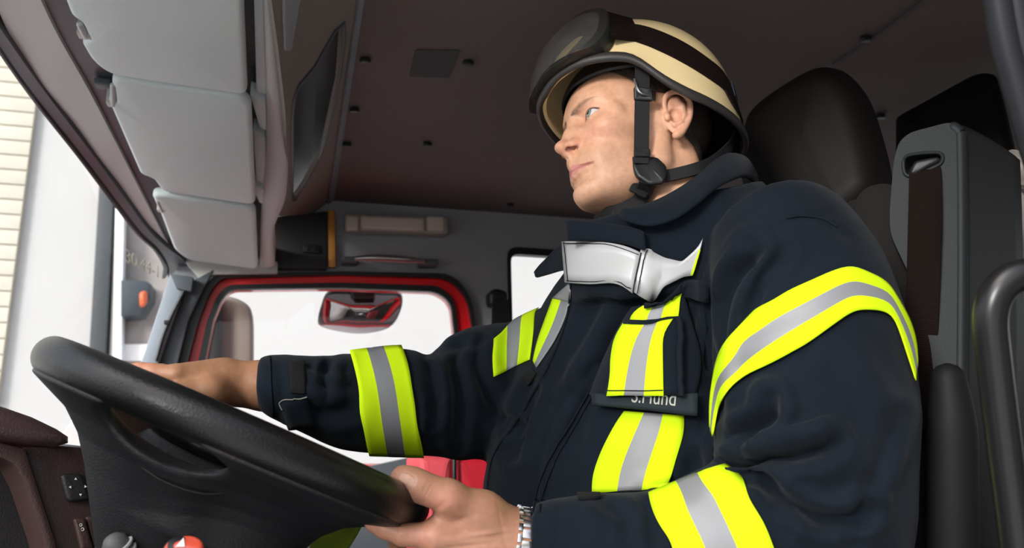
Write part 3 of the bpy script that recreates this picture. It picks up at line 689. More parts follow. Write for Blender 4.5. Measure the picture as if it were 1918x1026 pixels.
ui, inv = np.unique(hq[keep], return_inverse=True)
M_hair = mat('hair', (.035, .022, .015), .7, bump=.6, bscale=260, btype='noise')
hair_me = np_mesh('hair', hw(HV[ui]), inv.reshape(-1, 4))
# ------------------------------------------------------------------ eyes
M_eye = mat('eye_white', (.60, .56, .53), .18, coat=.5)
M_iris = mat('iris', (.20, .27, .27), .2, coat=1, var=.4, vscale=600); M_pup = mat('pupil', (.004, .004, .004), .1, coat=1)
gaze = np.array((.93, .13, .15)); gaze /= np.linalg.norm(gaze)
def eye(s):
    c = EC[s]; g = gaze.copy(); u_ = np.cross(g, (0, 0, 1.)); u_ /= np.linalg.norm(u_); v_ = np.cross(u_, g)
    out = []
    def cap(r0, r1, R, m, nm, z=0):
        b = BM(); rings = []
        for k in range(9):
            th = r0+(r1-r0)*k/8; rings.append([hw(c+R*(math.cos(th)*g+math.sin(th)*(math.cos(q)*u_+math.sin(q)*v_))) for q in np.linspace(0, 2*math.pi, 28, endpoint=False)])
        add_rings(b, rings); return nm, b, m
    out.append(cap(.02, math.pi-.02, 12.1, M_eye, 'eyeball'))
    out.append(cap(.02, .50, 12.3, M_iris, 'iris')); out.append(cap(.02, .22, 12.5, M_pup, 'pupil')); return out
# ------------------------------------------------------------------ helmet
from mathutils.bvhtree import BVHTree
head_bvh = BVHTree.FromPolygons([Vector(v) for v in HEADV], [tuple(map(int, q)) for q in HEADQ])
def cast(bvh, x, y, lift=0, dflt=None, mx=9):
    h = bvh.ray_cast(Vector(CAM), Vector(ray(x, y)).normalized(), mx)
    if h[0] is None: return None if dflt is None else (P(x, y, dflt), -fw)
    n = np.array(h[1]); n = -n if n@ray(x, y) > 0 else n
    return np.array(h[0])+n*lift, n
BR_A = [0, 17, 30, 42, 54, 62, 67, 72, 77, 84, 92, 104, 116, 135, 155, 180]
BR_C = [66, 72, 72, 69.5, 65, 60, 51, 39, 27, 16, 8, 3, 0, -2, -1, 1]
def brim(ph): return float(np.interp(abs((math.degrees(ph)+180) % 360-180), BR_A, BR_C))
def SH(ph, al, off=0, sc_=1.0):
    """helmet shell in head space; al: 0 = crown, 1 = rim"""
    cp, sp = math.cos(ph), math.sin(ph); A = 139 if cp > 0 else 138; B = 117
    rad = lambda r: np.array((-6+A*r*cp, B*r*sp))
    cb = brim(ph); k = .80; ceq = 72
    if al < k:
        t = al/k*math.pi/2; r = .955*math.sin(t)**.94; c = ceq+(187-ceq)*math.cos(t)**1.02; c = max(c, cb+.5) if c < cb+.5 else c
        nr = np.array((math.sin(t)*cp, math.sin(t)*sp*1.1, math.cos(t)*1.2))
        if ceq < cb: c = cb+(187-cb)*math.cos(t)
    else:
        t = (al-k)/(1-k); r = .955+.045*t**1.5; c = max(ceq, cb)+(cb-max(ceq, cb))*t; nr = np.array((cp, sp*1.1, .0))
        if ceq < cb: c = cb-.01*t
    nr = nr/np.linalg.norm(nr); xy = rad(r); return np.array((xy[0], xy[1], c))+nr*off
M_shell = mat('helmet_cream', (.88, .69, .36), .32, coat=.25, var=.06, vscale=14)
M_trim = mat('helmet_rubber', (.030, .027, .025), .5)
M_web = mat('black_webbing', (.009, .008, .008), .75, bump=.2, bscale=900, btype='wave')
M_bpl = mat('black_buckle', (.012, .012, .0125), .4)
hel = thing('helmet', 'cream fire helmet with black rim and chin straps on the driver', 'helmet', hw((0, 0, 100)))
NP = 96; phs = np.linspace(0, 2*math.pi, NP, endpoint=False); als = list(np.linspace(.02, .8, 22))+[.84, .88, .92, .96, 1.0]
rings = [[hw(SH(p, a)) for p in phs] for a in als]+[[hw(SH(p, a, -5)) for p in phs] for a in als[::-1]]
b = BM(); vs = add_rings(b, rings); shell = obj('shell', b, M_shell, hel, 60)
shell_bvh = BVHTree.FromPolygons([Vector(q) for r in rings[:len(als)] for q in r], [(i*NP+j, i*NP+(j+1) % NP, (i+1)*NP+(j+1) % NP, (i+1)*NP+j) for i in range(len(als)-1) for j in range(NP)])
b = BM(); pr = []
for p in phs:
    c = SH(p, 1.0, -2); o_ = np.array((math.cos(p), math.sin(p), 0)); u_ = np.array((0, 0, 1.))
    pr.append([hw(c+o_*4.6*math.cos(q)+u_*(7.0*math.sin(q))) for q in np.linspace(0, 2*math.pi, 12, endpoint=False)])
add_rings(b, pr, closed_path=True); obj('rim_trim', b, M_trim, hel)
# padded liner between skull and shell
b = BM(); lr = []
for k in range(12):
    t = k/11; e = .03+t*1.30
    lr.append([hw(np.array((-4+108*math.sin(e)*math.cos(p), 88*math.sin(e)*math.sin(p), 50+96*math.cos(e))+np.array((0, 0, 0)))) for p in phs])
lr += [[hw(np.array((-4+s_*math.cos(p), s_*.81*math.sin(p), 50+96*math.cos(1.33)+dz))) for p in phs] for s_, dz in ((103, -3), (98, 4))]
for r_i in range(len(lr)):
    for j, p in enumerate(phs):
        pass
add_rings(b, lr, caps=False); obj('liner', b, M_black, hel)
# neck curtain / rear pad behind the ear
b = BM(); rings_ = []
for k in range(7):
    t = k/6; rings_.append([hw(SH(p, 1.0, -7-16*t)+np.array((0, 0, -3+85*t))) for p in np.linspace(math.radians(80), math.radians(280), 50)])
for k in range(7):
    t = 1-k/6; rings_.append([hw(SH(p, 1.0, -10-16*t)+np.array((0, 0, 3+85*t))) for p in np.linspace(math.radians(80), math.radians(280), 50)])
add_rings(b, rings_, closed_ring=False, caps=False); obj('rear_liner', b, M_black, hel)
# straps
Ldir = HR[:, 1]; Fdir = HR[:, 0]; Udir = HR[:, 2]
def hp(x, y, lift, dflt=1.06): 
    return cast(head_bvh, x, y, lift, dflt)[0]
def dep(p): return float((np.array(p)-CAM)@fw)
dtop = dep(hw((48, 90, 60))); dbot = dep(hp(1200, 300, .004))
def sp(x, y, t): return P(x, y, dtop+(dbot-dtop)*t-.004)
b = BM(); add_ribbon(b, [sp(1203, 114, 0), sp(1203, 170, .3), sp(1202, 235, .65), sp(1201, 306, 1)], Ldir*.9+Fdir*.25, .0185, .0022); vs_ = obj('chin_strap', b, M_web, hel)
b = BM(); add_cushion(b, round_poly([sp(*q) for q in [(1185, 166, .3), (1219, 170, .3), (1221, 192, .4), (1186, 190, .4)]], .002), Ldir*.006, .0025, 3); obj('strap_slider', b, M_bpl, vs_)
b = BM(); add_tube(b, [sp(1187, 150, .25)+Ldir*.002, sp(1188, 172, .3)+Ldir*.008, sp(1194, 183, .35)+Ldir*.009, sp(1212, 184, .35)+Ldir*.006], .0016, 8); obj('strap_clip', b, M_chrome, vs_)
b = BM(); add_cushion(b, round_poly([sp(*q)+Ldir*.001 for q in [(1186, 282, .9), (1215, 282, .9), (1216, 296, .95), (1187, 296, .95)]], .002), Ldir*.004, .0015, 3); obj('strap_keeper', b, M_web, vs_)
bk = [(1179, 297), (1190, 300), (1212, 298), (1226, 300), (1243, 316), (1246, 334), (1238, 350), (1212, 351), (1190, 336), (1181, 318)]
pb = hp(1210, 325, .003)
b = BM(); add_cushion(b, round_poly([PP(x, y, pb, Ldir*.9+Fdir*.3) for x, y in bk], .004), Ldir*.009, .004, 4); obj('buckle', b, M_bpl, vs_)
def onhead(pts, lift): return [hp(x, y, lift) for x, y in pts]
q0 = PP(1236, 334, pb, Ldir)+Ldir*.003
rear = [q0, hp(1262, 330, .008), hp(1300, 322, .009), P(1338, 302, dep(hw((-62, 62, -38)))), P(1366, 276, dep(hw((-100, 50, -10)))), P(1380, 246, dep(hw((-128, 44, 6)))), hw(SH(math.radians(150), 1.0, -6))]
b = BM(); add_ribbon(b, rear, [Ldir, Ldir, Ldir*.9-Fdir*.3, Ldir*.5-Fdir*.8, Ldir*.4-Fdir*.9], [.0165, .0165, .016, .016, .015, .014, .013], .0028); obj('rear_strap', b, M_web, hel)
lo = [PP(1212, 346, pb, Ldir)+Ldir*.002, hp(1196, 362, .005), hp(1172, 380, .005), P(1146, 398, dep(hp(1150, 375, 0))+.012), P(1120, 416, dep(hp(1120, 380, 0))+.02)]
b = BM(); add_ribbon(b, lo, [Ldir*.8+Fdir*.1, Ldir*.8+Fdir*.2-Udir*.3, Ldir*.6+Fdir*.3-Udir*.6], [.022, .021, .020, .019, .018], .0025); c_ = obj('lower_strap', b, M_web, hel)
b = BM(); m0 = hp(1190, 356, .007); add_cushion(b, round_poly([PP(x, y, m0, Ldir) for x, y in [(1186, 338), (1222, 352), (1208, 374), (1176, 358)]], .003), Ldir*.004, .002, 3); obj('strap_loop', b, M_web, c_)
# far-side straps, mirrored in head space
def mir(p): q = (np.array(p)-HT)@HR*1000; q[1] = -q[1]; return hw(q)
b = BM(); add_ribbon(b, [mir(sp(1203, 104, 0)), mir(sp(1202, 235, .65)), mir(sp(1201, 306, 1)), mir(lo[1]), mir(lo[3])], -Ldir, .0185, .0022); obj('far_strap', b, M_web, hel)
# ------------------------------------------------------------------ goggles pushed up on the helmet
gg = thing('goggles', 'black rimmed protective goggles pushed up on the front of the helmet', 'goggles', hw((120, 0, 120)))
M_gf = mat('goggle_frame', (.022, .022, .020), .38); M_lens = mat('goggle_lens', (.62, .60, .57), .06, trans=.95, ior=1.12, spec=.7, coat=.3)
M_strap = mat('goggle_strap', (.009, .004, .003), .85, bump=.4, bscale=450, btype='wave', spec=.15)
NG = 64
def gout(u, sx=1.0, sy=1.0):
    """outline of the goggles in helmet space (phi, al) for u in 0..1"""
    t = u*2*math.pi; cx, cy = math.cos(t), math.sin(t)
    x = np.sign(cx)*abs(cx)**.62; y = np.sign(cy)*abs(cy)**.72
    ph = G_PH*x*sx; ph = ph if ph > 0 else ph*.68; return ph, G_AL+G_H*y*sy-.02*(y > 0)*(1-abs(x))-.05*max(0, -x)
G_PH, G_AL, G_H = math.radians(54), .62, .25
def gp(u, sx, sy, off):
    ph, al = gout(u, sx, sy); return hw(SH(ph, min(al, .97), off*(1-.42*(abs(ph)/G_PH)**2)*(.40 if ph < 0 else .40+.34*ph/G_PH)))
us = np.linspace(0, 1, NG, endpoint=False)
b = BM(); add_rings(b, [[gp(u, *q) for u in us] for q in ((1.03, 1.05, 3), (1.0, 1.0, 20), (.99, .99, 40), (.97, .96, 47), (.90, .86, 48), (.885, .83, 44), (.90, .85, 30), (.93, .9, 3))], caps=False, closed_path=False); fr_ = obj('frame', b, M_gf, gg)
md = fr_.modifiers.new('s', 'SOLIDIFY'); md.thickness = .0015
b = BM(); lr = [[gp(u, s_*.9, s_*.86, 44+7*(1-s_)) for u in us] for s_ in (1.0, .8, .6, .4, .2, .04)]+[[gp(u, s_*.9, s_*.86, 42.4+7*(1-s_)) for u in us] for s_ in (.04, .2, .4, .6, .8, 1.0)]
add_rings(b, lr); obj('lens', b, M_lens, gg)
for s in (1, -1):
    b = BM(); e = [SH(s*math.radians(a_), al_, of_) for a_, al_, of_ in ((50, .50, 20), (54, .74, 18), (70, .72, 4), (67, .47, 4))]
    pts_ = [hw(q) for q in e]; cr_ = np.cross(pts_[1]-pts_[0], pts_[2]-pts_[0]); add_prism(b, pts_, -cr_/np.linalg.norm(cr_)*.006*s, .001); obj('strap_tab', b, M_strap, gg)
top = [(1118, 24), (1150, 27), (1190, 45), (1240, 62), (1290, 86), (1330, 112), (1362, 146), (1384, 186)]
bot = [(1108, 68), (1150, 82), (1190, 88), (1240, 102), (1290, 128), (1322, 150), (1350, 172), (1380, 206)]
tp = [cast(shell_bvh, x, y, .0025, 1.1)[0] for x, y in top[1:]]; bp_ = [cast(shell_bvh, x, y, .0025, 1.1)[0] for x, y in bot[1:]]
mid = [(a+c)/2 for a, c in zip(tp, bp_)]; wd_ = [np.linalg.norm(a-c) for a, c in zip(tp, bp_)]
nn = []
for m_ in mid:
    l_ = (m_-HT)@HR*1000; nn.append(HR@(np.array(((l_[0]+6)/150**2, l_[1]/117**2, (l_[2]-62)/105**2))*1e4)); 
bk_ = hw(SH(math.pi, .86, 3)); full = mid+[bk_]+[mir(m_) for m_ in mid[::-1]]
def mirn(n): q = n@HR; q[1] = -q[1]; return HR@q
NN = nn+[-Fdir]+[mirn(n) for n in nn[::-1]]; NN = [n/np.linalg.norm(n) for n in NN]
# resample with snapping to the shell so that the strap hugs it
path = crom(full, 8); NRM = np.stack([np.interp(np.linspace(0, 1, len(path)), np.linspace(0, 1, len(NN)), np.array(NN)[:, k]) for k in range(3)], 1)
wl = wd_[:]; wl = [max(.030, min(.036, w_)) for w_ in wl]; wfull = wl+[.031]+wl[::-1]; wr = np.interp(np.linspace(0, 1, len(path)), np.linspace(0, 1, len(wfull)), wfull)
fr2 = frames(path); rg = []
for i, c in enumerate(path):
    t = fr2[i][0]; x = NRM[i]-t*(NRM[i]@t); x /= np.linalg.norm(x); s_ = np.cross(t, x); top_ = []; low_ = []
    for k in range(7):
        q = c+s_*wr[i]*(k/6-.5); h = shell_bvh.find_nearest(Vector(q)); n_ = np.array(h[1]); n_ = n_ if n_@x > 0 else -n_; p_ = np.array(h[0]); top_.append(p_+n_*.0030); low_.append(p_+n_*.0006)
    rg.append(top_+low_[::-1])
b = BM(); add_rings(b, rg); obj('strap', b, M_strap, gg)
b = BM(); h = cast(shell_bvh, 1370, 172, .0036, 1.12); q_ = h[1]; e_ = np.cross(q_, Udir); e_ /= np.linalg.norm(e_); f_ = np.cross(q_, e_); add_prism(b, [h[0]+e_*i_*.006+f_*j_*.012 for i_, j_ in ((-1, -1), (1, -1), (1, 1), (-1, 1))], q_*.001); obj('strap_tag', b, mat('tag_blue', (.008, .012, .06), .6), gg)
# ------------------------------------------------------------------ hands
def arr(l): return [np.array(q, float) for q in l]
# near (left) hand gripping the wheel
Hn = SDF((P(985, 1015, .86)-.21), (P(985, 1015, .86)+np.array([.12, .16, .16])), .0013)
Wn = P(985, 1018, .862)
Hn.chain([P(1090, 1032, .865), P(1030, 1025, .864), Wn], [.037, .033, .030], .01)
mcp = [P(818, 1003, .832), P(822, 1042, .838), P(836, 1080, .850), P(858, 1112, .866)]
for i, m_ in enumerate(mcp): Hn.cone(Wn+(m_-Wn)*.12, m_, .023, [.0165, .0165, .0155, .0145][i], .016)
Hn.ell(P(900, 985, .862), (.030, .022, .026), .02)
fing = [[P(756, 1001, .832), P(722, 989, .838), P(700, 979, .844)], [P(765, 1058, .850), P(745, 1040, .884), P(742, 1018, .905)], [P(785, 1100, .862), P(765, 1075, .900), P(765, 1045, .918)], [P(815, 1130, .880), P(795, 1105, .912), P(795, 1075, .925)]]
fr_r = [(.0112, .0104, .0092), (.0112, .0102, .009), (.0108, .0098, .0088), (.0096, .0088, .008)]
F2 = []
for m_, f_, r_, r0 in zip(mcp, fing, fr_r, (.0128, .0125, .012, .011)):
    g_ = Hn.like(); g_.chain([m_]+f_, [r0]+list(r_), .003); Hn.merge(g_, .005)
Hn.chain([Wn+(P(905, 958, .848)-Wn)*.2, P(905, 960, .848), P(838, 930, .832), P(792, 913, .828), P(766, 902, .830), P(753, 894, .834)], [.022, .0195, .0150, .0128, .0125, .0105], .012)
Hn.cone(P(850, 950, .842), P(830, 985, .840), .010, .011, .014)
for a_, c_ in ((Wn, mcp[0]), (Wn, mcp[1])):
    d_ = -fw*.0; Hn.cone(a_+(c_-a_)*.3-fw*.021, c_-fw*.0115-(c_-a_)*.12, .0035, .003, .008)
nv, nq = Hn.mesh(); nv = relax(nv, nq, 1, .5); nN = vnormals(nv, nq)
px_, py_, pz_ = proj(nv.T.T) if False else (959+FPX*((nv-CAM)@rt)/((nv-CAM)@fw), 513-FPX*((nv-CAM)@up)/((nv-CAM)@fw), (nv-CAM)@fw)
facing = -(nN@fw) > .1
def scr(x, y, rx, ry, ang=0):
    c, s = math.cos(ang), math.sin(ang); dx, dy = px_-x, py_-y; return np.exp(-((c*dx+s*dy)/rx)**2-((c*dy-s*dx)/ry)**2)
# creases and tendons
disp = np.zeros(len(nv))
for x, y, rx, ry, a, h in ((803, 918, 3.2, 16, .5, -.0008), (796, 914, 2.6, 14, .5, -.0006), (809, 922, 2.6, 14, .5, -.0005), (900, 962, 30, 10, .3, -.0014), (745, 990, 2.5, 12, .3, -.0006), (940, 985, 3, 40, -.2, -.0004), (905, 1000, 60, 4, -.15, .0012), (880, 1022, 50, 5, -.1, -.0016), (860, 975, 30, 7, -.3, -.0014), (815, 955, 22, 6, -.6, -.0012)):
    disp += h*scr(x, y, rx, ry, a)*facing
nail = ((scr(762, 897, 17, 10.5, .42) > math.exp(-1.0)) & facing)
disp += -.0007*(scr(762, 897, 18.5, 12, .42)**2 > .12)*facing*(~nail)*(scr(762, 897, 22, 14, .42) > .3)+.0001*nail
nv = nv+nN*disp[:, None]
HC2 = np.repeat(np.array([[.37, .18, .112]]), len(nv), 0)  # skin base darker than the face: shade on the hand painted in
def t2(w, col):
    global HC2
    w = np.clip(w, 0, 1)[:, None]; HC2 = HC2*(1-w)+np.array(col)*w
t2(.5*scr(830, 940, 40, 22), (.58, .25, .17)); t2(.45*scr(790, 1005, 40, 25), (.56, .24, .17)); t2(.5*scr(700, 980, 22, 16), (.62, .30, .24))
t2(.4*scr(880, 1020, 60, 30), (.55, .29, .19)); t2(.75*nail, (.50, .30, .22)); t2(.5*(scr(776, 903, 4, 9, .42)), (.56, .40, .32))  # last spot is a pale highlight painted on the nail
# far (right) hand resting on the rim
Hf = SDF(P(380, 715, 1.08)-np.array([.14, .10, .10]), P(430, 715, 1.08)+np.array([.19, .10, .10]), .0014)
Wf = P(430, 717, 1.085)
Hf.chain([P(600, 725, 1.12), P(500, 722, 1.095), Wf], [.032, .031, .029], .01)
Hf.ell(P(385, 712, 1.085), (.042, .040, .019), .02)
for i, dd in enumerate((1.045, 1.068, 1.09, 1.112)):
    mm = P(333, 703+i*1.5, dd); Hf.cone(Wf+(mm-Wf)*.15, mm, .022, .0145, .014)
    g_ = Hf.like(); o_ = (0, -4, 2, 14)[i]
    g_.chain([mm, P(288+o_, 697, dd), P(264+o_, 694, dd+.002), P(248+o_, 693, dd+.004)], [.0125, .0108, .0100, .0088], .003)
    Hf.merge(g_, .005)
Hf.chain([Wf+np.array([0, -.01, -.005]), P(395, 733, 1.045), P(345, 742, 1.03), P(315, 742, 1.02)], [.02, .0175, .0135, .0105], .012)
fv, fq = Hf.mesh(); fv = relax(fv, fq, 1, .5)
FC = np.repeat(np.array([[.35, .17, .09]]), len(fv), 0)  # same darkened hand base, shade painted into the skin
fpx = 959+FPX*((fv-CAM)@rt)/((fv-CAM)@fw); w_ = np.clip(.5*np.exp(-((fpx-265)/35)**2), 0, 1)[:, None]; FC = FC*(1-w_)+np.array((.64, .26, .17))*w_
# arms and trunk under the jacket keep the body one figure
TS = SDF((-.15, .55, .05), (1.0, 1.75, 1.12), .012)
nb = hw((-62, 0, -238)); Sd = rt*.77-np.array([fw[0], fw[1], 0])*.64; Nd = -rt*.64-np.array([fw[0], fw[1], 0])*.77
cT = P(1225, 900, 1.14); hipc = cT+np.array([.06, 0, -.30])
TS.chain([nb+np.array([0, 0, .06]), nb, (nb+cT)/2, cT, hipc], [.05, .06, .085, .10, .13], .05)
TS.chain([nb+Sd*.05, P(1500, 520, .97), P(1535, 960, .865), P(1090, 1040, .866)], [.05, .05, .045, .034], .03)
TS.chain([nb-Sd*.05, P(1010, 690, 1.30), P(790, 770, 1.20), P(590, 738, 1.115)], [.05, .04, .034, .030], .03)
kn = hipc+np.array([-.42, 0, .06])
for s in (1, -1):
    h0 = hipc+np.array([0, -.09*s, -.03]); k0 = h0+np.array([-.43, -.06*s, .10]); TS.chain([h0, k0, k0+np.array([-.10, 0, -.34])], [.10, .07, .055], .05)
tv, tq = TS.mesh(); TC = np.repeat(np.array([[.6, .37, .27]]), len(tv), 0)
# ------------------------------------------------------------------ fire jacket
M_cloth = mat('navy_cloth', (.0058, .0098, .0155), .82, bump=.35, bscale=1100, bump2=.25, b2scale=45, sheen=.05, var=.22, vscale=14, spec=.12)
def sec(e1, e2, d, rd, tw=0): return (P(*e1, d), P(*e2, d), rd, tw)
def add_limb(bm, secs, n=6, seg=36, pw=1.0):
    A = crom([s[0] for s in secs], n); B = crom([s[1] for s in secs], n); R = np.interp(np.linspace(0, len(secs)-1, len(A)), range(len(secs)), [s[2] for s in secs])
    C = [(a+b_)/2 for a, b_ in zip(A, B)]; rings = []
    for i, c in enumerate(C):
        t = C[min(i+1, len(C)-1)]-C[max(i-1, 0)]; r1 = (B[i]-A[i])/2; nrm = np.cross(t, r1); nrm /= np.linalg.norm(nrm)
        rings.append([c+r1*np.sign(math.cos(q))*abs(math.cos(q))**pw+nrm*R[i]*np.sign(math.sin(q))*abs(math.sin(q))**pw for q in np.linspace(0, 2*math.pi, seg, endpoint=False)])
    add_rings(bm, rings); return C, rings
JB = BM()
upper = [sec((1330, 440), (1540, 385), .985, .075), sec((1330, 500), (1600, 420), .965, .088), sec((1336, 610), (1660, 510), .94, .096), sec((1338, 720), (1700, 640), .915, .10), sec((1338, 820), (1712, 770), .895, .102), sec((1352, 905), (1706, 905), .88, .10), sec((1395, 990), (1690, 1030), .87, .092), sec((1470, 1070), (1640, 1110), .865, .06)]
add_limb(JB, upper)
fore = [sec((992, 950), (1000, 1140), .862, .046), sec((1010, 941), (1025, 1150), .862, .050), sec((1100, 926), (1130, 1155), .862, .057), sec((1220, 920), (1280, 1165), .862, .064), sec((1345, 868), (1440, 1175), .862, .078), sec((1440, 860), (1590, 1160), .865, .088), sec((1540, 890), (1690, 1100), .87, .085)]
CF, _ = add_limb(JB, fore)
far = [sec((482, 665), (484, 769), 1.088, .044), sec((520, 663), (540, 800), 1.095, .054), sec((600, 667), (625, 838), 1.12, .064), sec((655, 662), (690, 850), 1.14, .069), sec((755, 652), (792, 853), 1.17, .074), sec((806, 664), (850, 857), 1.19, .074), sec((862, 622), (905, 861), 1.215, .08), sec((925, 607), (950, 858), 1.245, .086), sec((985, 600), (1010, 850), 1.27, .09), sec((1090, 590), (1110, 830), 1.27, .08)]
CR, _ = add_limb(JB, far)
tor = [(1222, 1130, 1.13, .24, .185), (1222, 1000, 1.13, .24, .185), (1222, 900, 1.13, .238, .18), (1236, 790, 1.13, .232, .165), (1262, 660, 1.13, .228, .148), (1285, 560, 1.13, .215, .135), (1295, 490, 1.125, .175, .125), (1290, 440, 1.12, .135, .115), (1285, 415, 1.115, .10, .10)]
cs_ = crom([P(x, y, d) for x, y, d, a, b_ in tor], 5); aa = np.interp(np.linspace(0, len(tor)-1, len(cs_)), range(len(tor)), [t[3] for t in tor]); bb = np.interp(np.linspace(0, len(tor)-1, len(cs_)), range(len(tor)), [t[4] for t in tor])
add_rings(JB, [[c+Sd*a*np.sign(math.cos(q))*abs(math.cos(q))**.85+Nd*b_*np.sign(math.sin(q))*abs(math.sin(q))**.9 for q in np.linspace(0, 2*math.pi, 48, endpoint=False)] for c, a, b_ in zip(cs_, aa, bb)])
# stand-up collar tube: tilted rings around the neck
col = [sec((1062, 560), (1480, 520), 1.10, .125), sec((1060, 500), (1470, 440), 1.10, .12), sec((1062, 455), (1450, 385), 1.10, .112), sec((1064, 424), (1425, 338), 1.10, .105)]
add_limb(JB, col, seg=40)
# shoulder yoke bridging collar and sleeves
add_limb(JB, [sec((1300, 372), (1300, 520), 1.08, .085), sec((1400, 356), (1380, 540), 1.05, .09), sec((1490, 382), (1440, 560), 1.01, .09), sec((1560, 430), (1490, 600), .98, .07)])
add_limb(JB, [sec((1080, 545), (1120, 700), 1.20, .08), sec((1010, 575), (1060, 760), 1.24, .09), sec((960, 598), (1000, 820), 1.25, .085)])
bmesh.ops.recalc_face_normals(JB, faces=JB.faces[:])
jm = bpy.data.meshes.new('j'); JB.to_mesh(jm); JB.free(); jo = bpy.data.objects.new('j', jm); sc.collection.objects.link(jo)
md = jo.modifiers.new('r', 'REMESH'); md.mode = 'VOXEL'; md.voxel_size = .0042
bpy.context.view_layer.update(); ev = jo.evaluated_get(bpy.context.evaluated_depsgraph_get()); me = ev.to_mesh()
JV = np.empty(len(me.vertices)*3, np.float32); me.vertices.foreach_get('co', JV); JV = JV.reshape(-1, 3).astype(float)
JQ = np.array([tuple(p.vertices) if len(p.vertices) == 4 else tuple(p.vertices)+(p.vertices[-1],) for p in me.polygons]); ev.to_mesh_clear(); bpy.data.objects.remove(jo)
JV = relax(JV, JQ, 2, .6); 
for _ in range(5): JV = relax(JV, JQ, 2, .55)
def scrn(V):
    q = V-CAM; z = q@fw; return 959+FPX*(q@rt)/z, 513-FPX*(q@up)/z, z
def seg_dist(px, py, pts):
    best = np.full(len(px), 1e9); 
    for (x0, y0), (x1, y1) in zip(pts[:-1], pts[1:]):
        dx, dy = x1-x0, y1-y0; L = dx*dx+dy*dy+1e-9; t = np.clip(((px-x0)*dx+(py-y0)*dy)/L, 0, 1)
        best = np.minimum(best, np.hypot(px-x0-t*dx, py-y0-t*dy))
    return best
def side_dist(px, py, pts):
    """signed distance: positive to the right of travel"""
    best = np.full(len(px), 1e9); sg = np.ones(len(px))
    for (x0, y0), (x1, y1) in zip(pts[:-1], pts[1:]):
        dx, dy = x1-x0, y1-y0; L = dx*dx+dy*dy+1e-9; t = np.clip(((px-x0)*dx+(py-y0)*dy)/L, 0, 1)
        d = np.hypot(px-x0-t*dx, py-y0-t*dy); m = d < best; best = np.where(m, d, best); sg = np.where(m, np.sign(dx*(py-y0)-dy*(px-x0)), sg)
    return best*sg
def spl(pts, n=5): return [tuple(q) for q in crom([np.array(p, float) for p in pts], n)]
FOLDS = [  # polyline, width px, depth mm (negative = crease, positive = ridge)
 # near upper sleeve
 ([(1352, 868), (1420, 858), (1500, 852), (1565, 830)], 13, -16), ([(1348, 838), (1400, 806), (1440, 780), (1446, 745)], 15, -15),
 ([(1360, 880), (1430, 905), (1500, 960), (1560, 975), (1625, 960)], 16, -11), ([(1365, 836), (1440, 822), (1530, 806), (1570, 784)], 13, 10),
 ([(1390, 905), (1460, 945), (1530, 1000)], 14, 5), ([(1440, 735), (1470, 760), (1470, 800)], 16, 6), ([(1640, 850), (1560, 880), (1480, 890)], 26, 6),
 ([(1560, 640), (1620, 700), (1660, 800)], 30, 4), ([(1580, 960), (1650, 900), (1690, 820)], 20, 4), ([(1350, 700), (1420, 690), (1500, 660)], 22, -3),
 ([(1680, 780), (1640, 900), (1600, 1010)], 16, -5),
 # armpit / shoulder
 ([(1420, 470), (1375, 520), (1352, 590), (1345, 680)], 13, -11), ([(1445, 490), (1400, 545), (1385, 600)], 12, 6), ([(1475, 470), (1430, 525), (1405, 590)], 12, -6),
 ([(1395, 440), (1350, 500), (1325, 570), (1322, 660)], 16, 7), ([(1310, 600), (1335, 700), (1338, 820)], 16, -10), ([(1470, 410), (1540, 415), (1600, 450)], 5, -2.2),
 ([(1420, 440), (1370, 470), (1340, 530)], 10, -6), ([(1560, 395), (1500, 408), (1450, 425), (1420, 450)], 3.5, -2),
 # chest
 ([(1300, 780), (1310, 850), (1290, 915)], 18, -5), ([(1190, 570), (1150, 640), (1110, 700)], 16, -7), ([(1150, 575), (1110, 650), (1060, 730)], 20, 6),
 ([(1120, 560), (1085, 640), (1030, 720)], 12, -3), ([(1250, 560), (1215, 600), (1180, 680)], 12, 4), ([(1060, 760), (1020, 830), (985, 900)], 16, 3),
 ([(1080, 720), (1035, 800), (1010, 880), (1003, 950)], 5, -3.0), ([(1120, 700), (1090, 780), (1070, 860)], 18, -4), ([(950, 800), (1000, 780), (1050, 770)], 24, 3),
 # far sleeve
 ([(872, 620), (850, 680), (862, 740), (858, 830)], 12, -7), ([(905, 615), (890, 680), (930, 760), (960, 800)], 14, -7), ([(845, 640), (828, 700), (832, 780)], 14, 6),
 ([(890, 640), (880, 700), (895, 770)], 12, 6), ([(800, 668), (815, 730), (812, 790)], 10, -6), ([(775, 700), (795, 760), (790, 820)], 9, 4), ([(930, 620), (920, 700), (965, 790)], 14, 6),
 ([(625, 672), (608, 700), (612, 740)], 9, -7), ([(640, 668), (628, 700), (636, 735)], 9, 6), ([(560, 668), (600, 692), (640, 688)], 10, -4), ([(520, 672), (530, 740), (520, 790)], 6, -2), ([(560, 720), (600, 745), (650, 740)], 12, 4), ([(570, 760), (620, 775), (660, 770)], 14, -5),
 ([(960, 850), (975, 780), (1000, 730)], 14, -9), ([(800, 660), (850, 648), (890, 640)], 10, -3),
 # near forearm
 ([(1130, 935), (1170, 965), (1180, 1010)], 14, -4), ([(1090, 935), (1110, 980), (1120, 1026)], 18, 4), ([(1200, 925), (1218, 960), (1225, 1015)], 11, -5), ([(1046, 945), (1042, 985), (1046, 1026)], 4, -2), ([(1460, 880), (1440, 920), (1470, 990)], 16, -5)]
